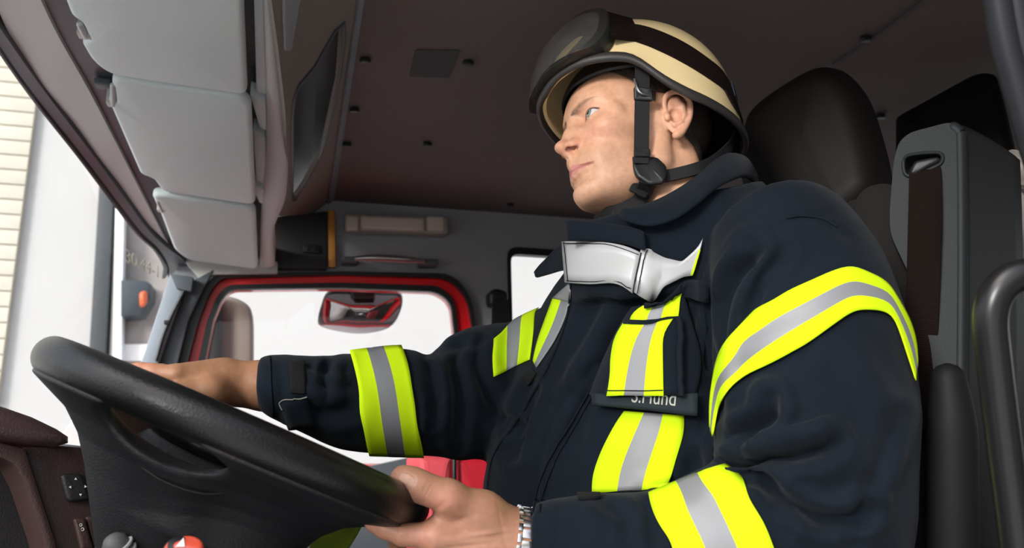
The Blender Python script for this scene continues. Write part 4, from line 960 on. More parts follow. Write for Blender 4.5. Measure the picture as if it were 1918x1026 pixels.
for it, (pl, wd, am) in enumerate(FOLDS):
    X, Y, Z = scrn(JV); N_ = vnormals(JV, JQ)
    f = np.clip(-(N_@fw)*1.6+.25, 0, 1); pts = spl(pl); near = (X > min(p[0] for p in pts)-4*wd) & (X < max(p[0] for p in pts)+4*wd) & (Y > min(p[1] for p in pts)-4*wd) & (Y < max(p[1] for p in pts)+4*wd)
    idx = np.where(near)[0]; d = seg_dist(X[idx], Y[idx], pts)
    dm = Z[idx]; ref = np.median(dm[d < wd]) if (d < wd).any() else 0
    e0 = np.hypot(X[idx]-pts[0][0], Y[idx]-pts[0][1]); e1 = np.hypot(X[idx]-pts[-1][0], Y[idx]-pts[-1][1]); fade = np.clip(np.minimum(e0, e1)/(2.2*wd), .25, 1)
    g_ = np.exp(-(d/wd)**2)*fade
    if am < 0 and wd > 8: g_ = g_-.45*np.exp(-((d-1.9*wd)/(.9*wd))**2)
    JV[idx] += N_[idx]*(f[idx]*g_*am*.001*1.55)[:, None]
JV = relax(JV, JQ, 1, .6); JV = relax(JV, JQ, 1, .6)
# placket: a raised front flap with a free left edge
X, Y, Z = scrn(JV); N_ = vnormals(JV, JQ)
PLK = [(1058, 415), (1120, 424), (1205, 436), (1216, 470), (1235, 520), (1190, 590), (1130, 680), (1080, 770), (1040, 850), (1010, 950), (1000, 1060), (880, 1060), (903, 930), (918, 850), (968, 780), (1015, 700), (1045, 640), (1062, 590), (1068, 532)]
def inside(px, py, poly):
    r = np.zeros(len(px), bool); n = len(poly); j = n-1
    for i in range(n):
        xi, yi = poly[i]; xj, yj = poly[j]; c = ((yi > py) != (yj > py)) & (px < (xj-xi)*(py-yi)/(yj-yi+1e-12)+xi); r ^= c; j = i
    return r
dd_ = seg_dist(X, Y, PLK+PLK[:1])*np.where(inside(X, Y, PLK), 1, -1)
JV += N_*(sstep(-3, 5, dd_)*.0038*np.clip(-(N_@fw)*2, 0, 1))[:, None]
# gentle large-scale unevenness of heavy cloth
for fq_, am in ((9, .0022), (23, .0010), (60, .0004)):
    JV += vnormals(JV, JQ)*np.array([noise.noise(Vector(v)*fq_) for v in JV])[:, None]*am
JS = relax(JV, JQ, 1, .5)
for _ in range(40): JS = relax(JS, JQ, 1, .6)
JS_bvh = BVHTree.FromPolygons([Vector(v) for v in JS], [tuple(map(int, q)) for q in JQ])
jacket_me = np_mesh('jacket', JV, JQ)
J_bvh = BVHTree.FromPolygons([Vector(v) for v in JV], [tuple(map(int, q)) for q in JQ])
# ------------------------------------------------------------------ assemble the body mesh
def body_object(parts):
    V = []; Q = []; Cc = []; k = 0
    for v, q, c in parts:
        V.append(v); Q.append(q+k); Cc.append(c); k += len(v)
    me = np_mesh('person', np.concatenate(V), np.concatenate(Q)); setcol(me, np.concatenate(Cc)); me.materials.append(M_skin)
    return me
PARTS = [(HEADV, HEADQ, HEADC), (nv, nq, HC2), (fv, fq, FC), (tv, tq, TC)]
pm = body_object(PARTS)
person = bpy.data.objects.new('person', pm); sc.collection.objects.link(person)
tag(person, 'person in dark navy fire jacket with yellow bands, sitting and holding the steering wheel', 'person')
def pchild(name, me_or_bm, m=None, ang=38, parent=None):
    if isinstance(me_or_bm, bmesh.types.BMesh): return obj(name, me_or_bm, m, parent or person, ang)
    o = bpy.data.objects.new(name, me_or_bm); me_or_bm.materials.append(m); return link(o, parent or person)
pchild('hair', hair_me, M_hair)
for s in (1, -1):
    e = None
    for nm, b, m in eye(s):
        o = pchild(nm, b, m, 0, e)
        if nm == 'eyeball': e = o
jk = pchild('jacket', jacket_me, M_cloth)
# ------------------------------------------------------------------ reflective bands, pocket, collar
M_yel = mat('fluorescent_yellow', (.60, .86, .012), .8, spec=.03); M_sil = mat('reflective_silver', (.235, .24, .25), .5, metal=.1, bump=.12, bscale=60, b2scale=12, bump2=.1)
M_sil2 = mat('silver_collar', (.46, .46, .46), .42, metal=.1, bump=.12, bscale=60, b2scale=12, bump2=.2)
M_cloth2 = mat('navy_cloth_edge', (.0085, .0115, .0165), .85, bump=.35, bscale=1100, spec=.15)
M_velcro = mat('velcro', (.006, .006, .007), .95, bump=1.0, bscale=1400); M_stitch = mat('stitching', (.20, .19, .17), .8)
def onj(x, y, lift, last=None):
    B_ = JS_bvh if lift > .008 else J_bvh; h = cast(B_, x, y, lift, None, 3)
    if h is not None: return h[0]
    d = 1.0 if last is None else float((last-CAM)@fw); p = P(x, y, d)
    for _ in range(4):
        q = B_.find_nearest(Vector(p)); n_ = np.array(q[1]); n_ = -n_ if (np.array(q[0])-p)@n_ > 0 and False else n_
        p = P(x, y, float((np.array(q[0])-CAM)@fw))
    q = B_.find_nearest(Vector(p)); return np.array(q[0])+np.array(q[1])*lift
def resamp(pl, n, st=False):
    p = np.array(crom([np.array(q, float) for q in pl], 8) if len(pl) > 2 and not st else [np.array(q, float) for q in pl]); s = np.r_[0, np.cumsum(np.hypot(*(np.diff(p, axis=0)).T))]
    t = np.linspace(0, s[-1], n); return np.stack([np.interp(t, s, p[:, k]) for k in range(2)], 1)
def band(name, A, B, mats=None, cuts=(0, 1), n=None, lift=.0016, th=.0012, parent=None, sub=4, sm=2, st=False):
    L = max(np.hypot(*(np.diff(np.array(q, float), axis=0)).T).sum() for q in (A, B)); n = n or max(6, int(L/9)); a = resamp(A, n, st); c = resamp(B, n, st)
    ts = []; mi = []
    for k in range(len(cuts)-1):
        for j in range(sub): ts.append(cuts[k]+(cuts[k+1]-cuts[k])*j/sub); mi.append(k)
    ts.append(cuts[-1]); G_ = np.zeros((n, len(ts), 3)); last = None
    for j, t in enumerate(ts):
        for i in range(n):
            x, y = a[i]*(1-t)+c[i]*t; last = onj(x, y, lift, last if i else (G_[0, j-1] if j else None)); G_[i, j] = last
    for _ in range(sm):
        g2 = G_.copy(); g2[1:-1] = (G_[:-2]+2*G_[1:-1]+G_[2:])/4; G_ = g2
    b = BM(); V_ = [[b.verts.new(tuple(p)) for p in row] for row in G_]
    for i in range(n-1):
        for j in range(len(ts)-1):
            f = b.faces.new((V_[i][j], V_[i+1][j], V_[i+1][j+1], V_[i][j+1])); f.material_index = mi[j] % len(mats)
    b.normal_update(); s_ = sum((f.normal.dot(Vector(fw)) for f in b.faces), 0)
    if s_ > 0: bmesh.ops.reverse_faces(b, faces=b.faces[:])
    me = bpy.data.meshes.new(name); b.to_mesh(me); b.free(); [me.materials.append(m) for m in mats]; me.polygons.foreach_set('use_smooth', [True]*len(me.polygons))
    o = bpy.data.objects.new(name, me); link(o, parent or jk); md = o.modifiers.new('s', 'SOLIDIFY'); md.thickness = th; md.offset = 0; return o
YSY = [M_yel, M_sil, M_yel]; C3 = (0, .34, .66, 1)
band('reflective_band', [(654, 664), (668, 720), (676, 780), (692, 851)], [(752, 652), (768, 700), (781, 770), (794, 854)], YSY, C3, lift=.0058, sm=4)
band('reflective_band', [(925, 636), (922, 670), (924, 706)], [(1003, 563), (1001, 620), (994, 674)], YSY, (0, .33, .67, 1))
band('reflective_band', [(1037, 560), (1022, 600), (1008, 640), (1000, 676)], [(1069, 566), (1058, 602), (1040, 640), (1006, 690)], YSY, (0, .5, 1.0))
band('reflective_band', [(1068, 531), (1052, 545), (1037, 559)], [(1071, 545), (1070, 558), (1068, 566)], [M_sil], (0, 1))
band('reflective_band', [(1338, 800), (1338, 746), (1348, 682), (1369, 634), (1406, 594), (1460, 557), (1513, 531), (1582, 502), (1619, 513), (1654, 531), (1676, 565), (1696, 602), (1707, 640), (1709, 680)],
     [(1343, 815), (1348, 789), (1359, 751), (1380, 722), (1433, 690), (1513, 645), (1555, 614), (1595, 586), (1618, 583), (1641, 584), (1662, 592), (1676, 620), (1691, 666), (1706, 714)], YSY, C3, n=70, lift=.005, sm=3)
band('reflective_band', [(1218, 928), (1235, 975), (1258, 1026), (1290, 1110)], [(1368, 866), (1400, 920), (1430, 980), (1450, 1026), (1480, 1110)], YSY, (0, .33, .64, 1), lift=.004, sm=3)
band('reflective_band', [(1170, 770), (1150, 800), (1125, 850), (1112, 890), (1110, 922)], [(1281, 778), (1280, 810), (1270, 850), (1258, 890), (1250, 914)], YSY, C3)
band('collar_band', [(1063, 453), (1110, 454), (1150, 456), (1180, 463), (1203, 474)], [(1069, 528), (1110, 533), (1150, 532), (1178, 540), (1188, 545)], [M_sil2], (0, 1), lift=.0075)
band('collar_band', [(1203, 466), (1214, 468), (1246, 484), (1276, 491), (1300, 470), (1321, 447)], [(1188, 543), (1206, 553), (1219, 558), (1244, 536), (1279, 519), (1295, 517)], [M_sil2], (0, 1), lift=.006, sm=1, st=True, n=30)
band('collar_band', [(1312, 470), (1304, 494), (1297, 517)], [(1309, 469), (1299, 494), (1292, 517)], [M_yel], (0, 1), lift=.0068)
for pl in ([(1066, 457), (1110, 458), (1150, 460), (1200, 478)], [(1072, 525), (1110, 529), (1150, 528), (1186, 541)], [(1067, 455), (1074, 527)], [(1212, 471), (1197, 547)], [(1204, 474), (1190, 543)]):
    q = resamp(pl, 14); b = BM(); add_tube(b, [onj(x, y, .0078) for x, y in q], .0006, 5, 1, smooth=False); obj('seam', b, M_cloth2, jk)
# pocket: body, flap with band, name strip
pkt = band('pocket', [(1118, 742), (1140, 690), (1175, 620), (1200, 575)], [(1302, 752), (1312, 690), (1308, 630), (1290, 560)], [M_cloth], (0, 1), lift=.010, th=.012)
flap = band('pocket_flap', [(1150, 746), (1164, 690), (1180, 645), (1196, 610)], [(1290, 744), (1290, 690), (1292, 640), (1294, 600)], [M_cloth], (0, 1), lift=.024, th=.005)
band('flap_band', [(1218, 573), (1205, 592), (1197, 607), (1196, 619)], [(1286, 551), (1287, 570), (1286, 590), (1282, 606)], YSY, (0, .27, .60, 1), lift=.0185)
band('flap_band', [(1196, 618), (1180, 650), (1166, 690), (1155, 748)], [(1281, 606), (1265, 635), (1262, 670), (1260, 748)], YSY, (0, .30, .65, 1), lift=.0282)
b = BM(); add_tube(b, [onj(x, y, .0298) for x, y in resamp([(1196, 619), (1240, 612), (1282, 606)], 10)], .0007, 5, 1, smooth=False); obj('seam', b, M_cloth2, flap)
b = BM(); add_tube(b, [onj(x, y, .0298) for x, y in resamp([(1157, 738), (1210, 739), (1260, 738)], 10)], .0006, 5, 1, smooth=False); obj('seam', b, M_cloth2, flap)
b = BM(); add_tube(b, [onj(x, y, .0275) for x, y in resamp([(1294, 602), (1291, 650), (1290, 700), (1289, 744)], 12)], .0035, 8, 1, smooth=False); obj('flap_piping', b, M_cloth2, flap)
ns = band('name_strip', [(1126, 741), (1180, 743), (1240, 743), (1308, 738)], [(1128, 764), (1180, 768), (1240, 773), (1311, 780)], [mat('strip_navy', (.006, .013, .018), .8)], (0, 1), lift=.017, th=.005)
cu = bpy.data.curves.new('t', 'FONT'); cu.body = 'S.Hund'; cu.size = .0235; cu.extrude = .0003
to = bpy.data.objects.new('t', cu); sc.collection.objects.link(to); bpy.context.view_layer.update(); me = bpy.data.meshes.new_from_object(to); bpy.data.objects.remove(to)
a = onj(1194, 758, .0198); e1 = onj(1258, 762, .0198)-a; e1 /= np.linalg.norm(e1); e2 = onj(1215, 742, .0216)-onj(1215, 762, .0216); e2 -= e1*(e1@e2); e2 /= np.linalg.norm(e2); e3 = np.cross(e1, e2)
me.transform(Matrix([[e1[0]*.78, e2[0], e3[0], a[0]], [e1[1]*.78, e2[1], e3[1], a[1]], [e1[2]*.78, e2[2], e3[2], a[2]], [0, 0, 0, 1]])); me.materials.clear(); me.materials.append(mat('thread_grey', (.42, .43, .36), .8)); link(bpy.data.objects.new('lettering', me), ns)
band('strap_tab', [(1222, 566), (1240, 553), (1262, 540), (1284, 529)], [(1224, 582), (1242, 572), (1262, 562), (1286, 553)], [M_cloth], (0, 1), lift=.024, th=.004)
band('strap_end', [(1284, 528), (1312, 528), (1341, 528)], [(1286, 556), (1312, 563), (1340, 566)], [M_cloth], (0, 1), lift=.012, th=.006)
band('velcro_patch', [(541, 681), (543, 708), (546, 736)], [(570, 680), (571, 708), (572, 736)], [M_velcro], (0, 1), lift=.002, th=.003)
cf = band('cuff_tab', [(527, 750), (534, 775), (544, 800)], [(574, 742), (582, 768), (590, 795)], [M_cloth], (0, 1), lift=.003, th=.004)
b = BM(); add_tube(b, [onj(x, y, .0055) for x, y in resamp([(533, 764), (528, 751), (550, 745), (578, 741)], 16)], .0009, 5, 1, smooth=False); obj('tab_edge', b, M_stitch, cf)
band('velcro_patch', [(983, 712), (990, 700), (996, 690)], [(991, 722), (1000, 712), (1006, 700)], [M_velcro], (0, 1), lift=.002, th=.003)
band('velcro_patch', [(1082, 930), (1100, 929), (1124, 930)], [(1084, 938), (1102, 938), (1124, 936)], [M_velcro], (0, 1), lift=.003, th=.004)
for pl, lf in (([(1071, 534), (1064, 590), (1048, 640), (1019, 702), (973, 782), (926, 852), (914, 925), (912, 1020)], .0015), ([(1165, 620), (1120, 700), (1075, 780), (1034, 850), (1008, 915), (1000, 960)], .0015), ([(1176, 622), (1132, 702), (1086, 782), (1046, 850), (1018, 918), (1010, 960)], .0015), ([(1062, 420), (1120, 430), (1160, 434), (1206, 442)], .0015), ([(1474, 408), (1500, 404), (1540, 410), (1566, 424)], .001), ([(505, 664), (508, 720), (512, 780)], .001)):
    q = resamp(pl, 30); b = BM(); add_tube(b, [onj(x, y, lf) for x, y in q], .0011, 5, 1, smooth=False); obj('seam', b, M_cloth2, jk)
# cuff linings
b = BM(); r_ = [P(1010+6*math.cos(q)*0, 1045, .862)+0 for q in (0,)]
def cuff(c, ax, u_, v_, ru, rv, name):
    b = BM(); rings = []
    for k, (s_, f_) in enumerate(((0, 1.0), (-.004, 1.03), (-.006, .97), (-.002, .90), (.03, .84))):
        rings.append([c+ax*s_+u_*ru*f_*math.cos(q)+v_*rv*f_*math.sin(q) for q in np.linspace(0, 2*math.pi, 32, endpoint=False)])
    add_rings(b, rings, caps=False); return obj(name, b, M_cloth2, jk)
# collar leaves
def leaf(name, T, L, puff, th=.0055, m=M_cloth):
    t3 = crom([P(*q) for q in T], 5); l3 = crom([P(*q) for q in L], 5); n = max(len(t3), len(l3))
    def rs(a): a = np.array(a); x = np.linspace(0, 1, len(a)); return np.stack([np.interp(np.linspace(0, 1, n), x, a[:, k]) for k in range(3)], 1)
    t3, l3 = rs(t3), rs(l3); R = []
    for i in range(n):
        w_ = l3[i]-t3[i]; row = []
        for k in range(9):
            s_ = k/8; row.append(t3[i]+w_*s_-fw*puff*math.sin(math.pi*s_)**.8+np.array([0, 0, .004])*math.sin(math.pi*s_))
        R.append(row)
    b = BM(); add_rings(b, R, closed_ring=False, caps=False); o = obj(name, b, m, jk, 0); md = o.modifiers.new('s', 'SOLIDIFY'); md.thickness = th; md.offset = 0; md2 = o.modifiers.new('b', 'SUBSURF'); md2.levels = 1; md2.render_levels = 1; return o
leaf('collar_leaf', [(1172, 398, 1.01), (1200, 388, 1.02), (1240, 372, 1.03), (1290, 342, 1.05), (1335, 305, 1.075), (1365, 288, 1.10), (1395, 296, 1.14), (1405, 320, 1.17)],
     [(1160, 401, 1.005), (1172, 414, .985), (1215, 424, .975), (1262, 412, .97), (1302, 386, .975), (1345, 352, .995), (1395, 332, 1.04), (1420, 352, 1.10)], .010)
leaf('collar_leaf', [(1064, 448, 1.10), (1045, 462, 1.13), (1022, 484, 1.16), (1001, 514, 1.18)], [(1068, 506, 1.10), (1050, 508, 1.12), (1028, 514, 1.15), (1003, 520, 1.175)], -.004)
leaf('collar_flap', [(1058, 414, 1.035), (1120, 419, 1.02), (1170, 426, 1.0), (1206, 436, .985)], [(1062, 452, 1.025), (1120, 452, 1.01), (1170, 458, .99), (1210, 470, .975)], .003, .006)
# trousers
M_trou = mat('trouser_cloth', (.018, .028, .036), .85, bump=.35, bscale=1100)
TR = SDF((-.15, .6, .0), (1.0, 1.6, .72), .008); 
for s in (1, -1):
    h0 = hipc+np.array([0, -.09*s, -.03]); k0 = h0+np.array([-.43, -.06*s, .10]); TR.chain([hipc+np.array([.02, 0, -.02]), h0, k0, k0+np.array([-.10, 0, -.34])], [.15, .125, .095, .085], .05)
trv, trq = TR.mesh(); trm = np_mesh('trousers', trv, trq); pchild('trousers', trm, M_trou)
# watch
wt = thing('wristwatch', 'steel link bracelet watch on the near wrist', 'watch', P(980, 1010, .84), None)
Wd_ = P(1030, 1025, .864)-Wn; Wd_ /= np.linalg.norm(Wd_); wc = P(981, 1016, .862); v1 = np.array([0, 0, 1.])-Wd_*Wd_[2]; v1 /= np.linalg.norm(v1); v2 = np.cross(Wd_, v1)
M_wst = mat('watch_steel', (.62, .61, .60), .22, metal=1)
for k in range(20):
    q = k/20*2*math.pi; c = wc+v1*math.cos(q)*.0335+v2*math.sin(q)*.0335; n_ = v1*math.cos(q)+v2*math.sin(q); t_ = np.cross(Wd_, n_)
    R_ = Matrix([[Wd_[i], t_[i], n_[i]] for i in range(3)])
    b = BM(); add_box(b, c-Wd_*.002, (.0100, .0086, .0034), R_, .0009); add_box(b, c+Wd_*.0052+t_*.0048, (.0045, .0086, .0030), R_, .0008); add_box(b, c-Wd_*.0092+t_*.0048, (.0045, .0086, .0030), R_, .0008); obj('bracelet_link', b, M_wst, wt)
# ------------------------------------------------------------------ steering wheel
M_lea = mat('wheel_leather', (.0075, .0072, .007), .32, bump=.22, bscale=420, spec=.5)
M_pad = mat("wheel_pad", (.014, .0145, .016), .46, bump=.4, bscale=520, spec=.45)
WA, WB = P(127, 679, .90), P(772, 953, .90); WC = (WA+WB)/2; wu = (WB-WA)/np.linalg.norm(WB-WA); vr = CAM-WC; vr -= wu*(vr@wu); wv = vr/np.linalg.norm(vr); ww_ = np.cross(wu, wv); ww_ = ww_ if ww_[2] > 0 else -ww_
tl = .0; wv2 = wv*math.cos(tl)+ww_*math.sin(tl)*-1*-1; ww_ = ww_*math.cos(tl)-wv*math.sin(tl); wv = wv2
WR = np.linalg.norm(WB-WA)/2
sw = thing('steering_wheel', 'large black truck steering wheel held by the driver', 'steering wheel', WC)
def wl(u, v, w): return WC+wu*u+wv*v+ww_*w
b = BM(); rg = []
for p in np.linspace(0, 2*math.pi, 120, endpoint=False):
    o_ = wu*math.cos(p)+wv*math.sin(p); rg.append([WC+o_*(WR+.0180*math.cos(q))+ww_*.0195*math.sin(q) for q in np.linspace(0, 2*math.pi, 28, endpoint=False)])
add_rings(b, rg, closed_path=True); obj('rim', b, M_lea, sw)
g = SDF((-.235, -.235, -.27), (.235, .235, .03), .0022); X = g.ax[0][:, None, None]; Y = g.ax[1][None, :, None]; Z = g.ax[2][None, None, :]
rr_ = np.sqrt(X**2+(Y*1.0)**2)
asym = (1-sstep(-.06, .06, X))          # the bowl drops faster on the lower side
bl = np.interp(rr_, [0, .068, .08, .102, .124, .143, .165, .19, .21], [-.2, -.158, -.144, -.112, -.080, -.056, -.038, -.027, -.018]).astype(np.float32)
br = np.interp(rr_, [0, .110, .113, .122, .14, .165, .19, .21], [-.2, -.10, -.074, -.060, -.044, -.032, -.026, -.018]).astype(np.float32)
bot = bl*asym+br*(1-asym); tp_ = np.interp(rr_, [0, .085, .10, .12, .17, .21], [-.020, -.028, -.046, -.036, -.014, -.002]).astype(np.float32)
F_ = np.maximum((Z-tp_)*.7, (bot-Z)*.62); F_ = np.maximum(F_, rr_-.206); F_ = np.maximum(F_, np.where(rr_ < .066, -.175-Z, -1)); g.F = F_.astype(np.float32)
for sgn in (1, -1):
    g.ell((-.022, .166*sgn, -.024), (.056, .042, .023), .012, op='s'); g.ell((-.02, .135*sgn, -.016), (.060, .045, .020), .012, op='s')
for s in (1, -1): pass
sv, sq = g.mesh(); sv = relax(sv, sq, 5, .5); hm = np_mesh('hub', WC+sv@np.stack([wu, wv, ww_]), sq); ho = bpy.data.objects.new('spoke_body', hm); hm.materials.append(M_pad); link(ho, sw)
b = BM(); add_tube(b, [wl(u, v, w) for u, v, w in [(-.080, .118, -.030), (-.06, .130, -.049), (-.02, .137, -.060), (.02, .134, -.058), (.045, .125, -.045)]], .0011, 6, 6); obj('pad_seam', b, M_black, sw)
b = BM(); add_cushion(b, [wl(.082*math.cos(q), .098*math.sin(q), -.030) for q in np.linspace(0, 2*math.pi, 40, endpoint=False)], ww_*.016, .012, 5, .006); obj('horn_pad', b, M_lea, sw)
b = BM(); add_tube(b, [wl(0, 0, -.12), wl(0, 0, -.3), wl(-.03, 0, -.55)], [.078, .075, .09], 28, smooth=False); obj('column_shroud', b, M_dash2, sw)
# stalks under the wheel
def stalk(pts, r, m, name, label, tip=None):
    t = thing(name, label, 'lever', pts[0]); b = BM(); add_tube(b, pts, r, 16, roundcap=True); obj('shaft', b, m, t); return t
M_grip = mat('lever_rubber', (.10, .10, .10), .5, bump=.3, bscale=200); M_rbtn = mat('red_button', (.75, .10, .05), .3, coat=.3)
s1 = stalk([P(280, 1160, .80), P(250, 1075, .78), P(218, 1022, .77)], [.012, .0135, .012], M_grip, 'indicator_stalk', 'grey ribbed stalk end left of the red topped lever')
b = BM()
for k in range(4): 
    c = P(218+k*7, 1022+k*12, .77); a_ = P(250, 1075, .78)-P(218, 1022, .77); add_tube(b, [c, c+a_*.06], .0145, 20, smooth=False)
obj('grip_ring', b, M_clip, s1)
s2 = stalk([P(330, 1180, .74), P(335, 1090, .73), P(340, 1040, .72)], [.014, .016, .017], M_black, 'shift_lever', 'short lever with red button top at the bottom edge')
b = BM(); c = P(346, 1034, .715); n_ = np.array([-.2, -.72, .66]); n_ /= np.linalg.norm(n_); e_ = np.cross(n_, [0, 0, 1]); e_ /= np.linalg.norm(e_); f_ = np.cross(n_, e_)
add_cushion(b, [c+(e_*math.cos(q)*.0165+f_*math.sin(q)*.0125) for q in np.linspace(0, 2*math.pi, 24, endpoint=False)], n_*.008, .006, 5, .003); bt_ = obj('button', b, M_rbtn, s2)
b = BM(); add_prism(b, [c+n_*.0112+e_*x+f_*y for x, y in ((-.004, .003), (.004, .003), (0, -.006))], n_*.0005); obj('arrow_mark', b, M_white, bt_)
# ------------------------------------------------------------------ dashboard
dash = thing('dashboard', 'dark brown dashboard with hood and switch panel below the windscreen', 'dashboard', P(60, 950, 1.0))
Yd = 1.02; nD = (.45, -.9, .12)
pD = P(130, 930, .98)
def PD(x, y, o=0): return PP(x, y, pD, nD)+np.array(nD)/1.013*o
b = BM(); add_prism(b, [PD(*q) for q in [(44, 836), (118, 834), (172, 838), (176, 880), (190, 950), (230, 1060), (330, 1200), (140, 1200), (98, 1000), (62, 890)]], np.array((-.15, .30, -.03)), .004); obj('switch_panel', b, M_dash, dash)
b = BM(); add_prism(b, [PD(x, y, .012) for x, y in [(-90, 825), (0, 832), (44, 842), (62, 900), (98, 1010), (140, 1200), (118, 1200), (76, 1010), (40, 905), (22, 872), (-6, 858), (-90, 850)]], np.array((-.05, .1, -.01)), .004); obj('instrument_surround', b, M_dash, dash)
b = BM(); add_prism(b, [PD(x, y, -.06) for x, y in [(-120, 800), (40, 830), (160, 1250), (-120, 1250)]], np.array((-.05, .1, -.01))); obj('instrument_face', b, M_dash2, dash)
b = BM(); hd = [(-90, 742), (0, 770), (52, 788), (98, 810), (119, 824), (119, 836), (96, 843), (40, 838), (0, 831), (-90, 812)]
add_cushion(b, [PD(x, y, .03) for x, y in hd], np.array((-.18, .34, .0)), .012, 4); obj('hood', b, mat('hood_brown', (.055, .030, .031), .5, bump=.3, bscale=420), dash)
b = BM(); add_prism(b, [PD(x, y, -.03) for x, y in [(108, 830), (176, 829), (180, 842), (110, 840)]], np.array((-.2, .45, .02)), .003); obj('ledge', b, M_pilld, dash)
b = BM(); add_box(b, (-.70, 1.44, .50), (.52, 1.72, .56), bev=.03); obj('dash_body', b, M_dash2, dash)
sp_ = thing('mirror_switch', 'square dark switch with four white arrow marks on the dashboard', 'switch', PD(137, 915))
b = BM(); add_cushion(b, round_poly([PD(*q) for q in [(108, 889), (150, 888), (166, 938), (122, 942)]], .006), np.array(nD)/1.013*.012, .004, 4); base_ = obj('pad', b, M_dash2, sp_)
for (x, y), a in (((136, 899), 0), ((145, 928), math.pi), ((126, 914), 1.6), ((154, 913), -1.6)):
    c = PD(x, y, .0125); b = BM(); ex = PD(x+10, y, .0125)-c; ex /= np.linalg.norm(ex); ey = PD(x, y-10, .0125)-c; ey /= np.linalg.norm(ey)
    add_prism(b, [c+(ex*math.cos(t)+ey*math.sin(t))*.0017 for t in (a+math.pi/2, a+math.pi/2+2.1, a+math.pi/2-2.1)], np.array(nD)*.0004); obj('arrow_mark', b, M_white, base_)
rs_ = thing('rocker_switch', 'narrow upright rocker switch below the square mirror switch', 'switch', PD(148, 995))
b = BM(); add_cushion(b, round_poly([PD(*q) for q in [(134, 972), (156, 971), (172, 1028), (148, 1030)]], .003), np.array(nD)/1.013*.009, .003, 3); bb_ = obj('rocker', b, M_dash, rs_)
for (x, y, r_) in ((147, 984, .0014), (150, 992, .0016)):
    b = BM(); c = PD(x, y, .0094); add_tube(b, [c+np.array([math.cos(t), 0, math.sin(t)])*r_ for t in np.linspace(0, 2*math.pi, 10, endpoint=False)], .00035, 5, 1, closed=True); obj('light_symbol', b, M_clip, bb_)
rs2 = thing('blank_switch', 'second narrow switch plate beside the rocker switch', 'switch', PD(170, 1000))
b = BM(); add_cushion(b, round_poly([PD(*q) for q in [(158, 968), (182, 966), (204, 1030), (176, 1032)]], .003), np.array(nD)/1.013*.006, .002, 3); obj('plate', b, M_dash, rs2)
b = BM(); add_tube(b, [PD(170, 880, .03), PD(178, 915, .03), PD(196, 960, .03)], .005, 10, roundcap=True); o = obj('column_stalk', b, M_clip, None); tag(o, 'thin grey stalk between the wheel and the switch panel', 'lever')
# ------------------------------------------------------------------ driver's seat
seat = thing('truck_seat', 'dark high backed driver seat behind the person', 'seat', (.75, 1.0, 0))
hc = P(1500, 270, 1.28); nH = Nd*.55-rt*.6+np.array([0, 0, 0]); nH = np.array([-.80, -.58, .10]); nH /= np.linalg.norm(nH)
def PHd(x, y): return PP(x, y, hc, nH)
out = [(1368, 300), (1376, 230), (1392, 192), (1440, 152), (1500, 116), (1536, 107), (1572, 118), (1600, 152), (1622, 215), (1640, 290), (1640, 345), (1600, 392), (1555, 412), (1470, 400), (1390, 370)]
b = BM(); add_cushion(b, crom([PHd(*q) for q in out], 4, True), -nH*.11, .045, 8, .006); obj('headrest', b, M_seatv, seat)
for x in (1470, 1560):
    b = BM(); c = PHd(x, 390)-nH*.055; add_tube(b, [c, c+np.array([.01, 0, -.12])], .006, 10, smooth=False); obj('headrest_post', b, M_chrome, seat)
bc = P(1640, 600, 1.17)+np.array((.03, .02, 0)); nB = np.array([-.86, -.48, .16]); nB /= np.linalg.norm(nB)
def PB(x, y): return PP(x, y, bc, nB)
b = BM(); add_cushion(b, crom([PB(*q) for q in [(1200, 470), (1420, 420), (1560, 408), (1612, 400), (1655, 430), (1690, 520), (1712, 640), (1722, 800), (1725, 1000), (1720, 1150), (1100, 1200), (1120, 700)]], 4, True), -nB*.10, .04, 6, .005); obj('backrest', b, M_seatf, seat)
b = BM(); bo = [P(1640, 385, 1.16), P(1652, 400, 1.13), P(1672, 500, 1.08), P(1690, 640, 1.05), P(1712, 800, 1.02), P(1730, 1000, 1.0), P(1735, 1150, 1.0)]
add_tube(b, bo, [.022, .040, .046, .048, .05, .055, .055], 20, roundcap=True); obj('bolster', b, M_seatf, seat)
b = BM(); add_tube(b, [P(1602, 392, 1.19), P(1594, 420, 1.17), P(1610, 470, 1.14), P(1640, 540, 1.12)], [.014, .022, .024, .024], 14, roundcap=True); obj('side_piping', b, M_seatf, seat)
sp0 = PB(1722, 1150); 
b = BM(); add_cushion(b, round_poly([np.array(q, float) for q in [(.12, .78, .42), (.78, .78, .40), (.78, 1.30, .40), (.12, 1.30, .42)]], .06), (0, 0, .13), .05, 5, .01); obj('cushion', b, M_seatf, seat)
b = BM(); add_prism(b, [(.25, .85, 0), (.75, .85, 0), (.75, 1.25, 0), (.25, 1.25, 0)], (0, 0, .42), .02); obj('base', b, M_dash2, seat)
b = BM(); add_tube(b, [P(1776, 712, .89), P(1782, 800, .885), P(1783, 960, .88), P(1783, 1160, .88)], [.018, .0245, .0255, .0255], 24, roundcap=True); obj('back_shell', b, mat('shell_dark', (.008, .0085, .009), .6, spec=.2), seat)
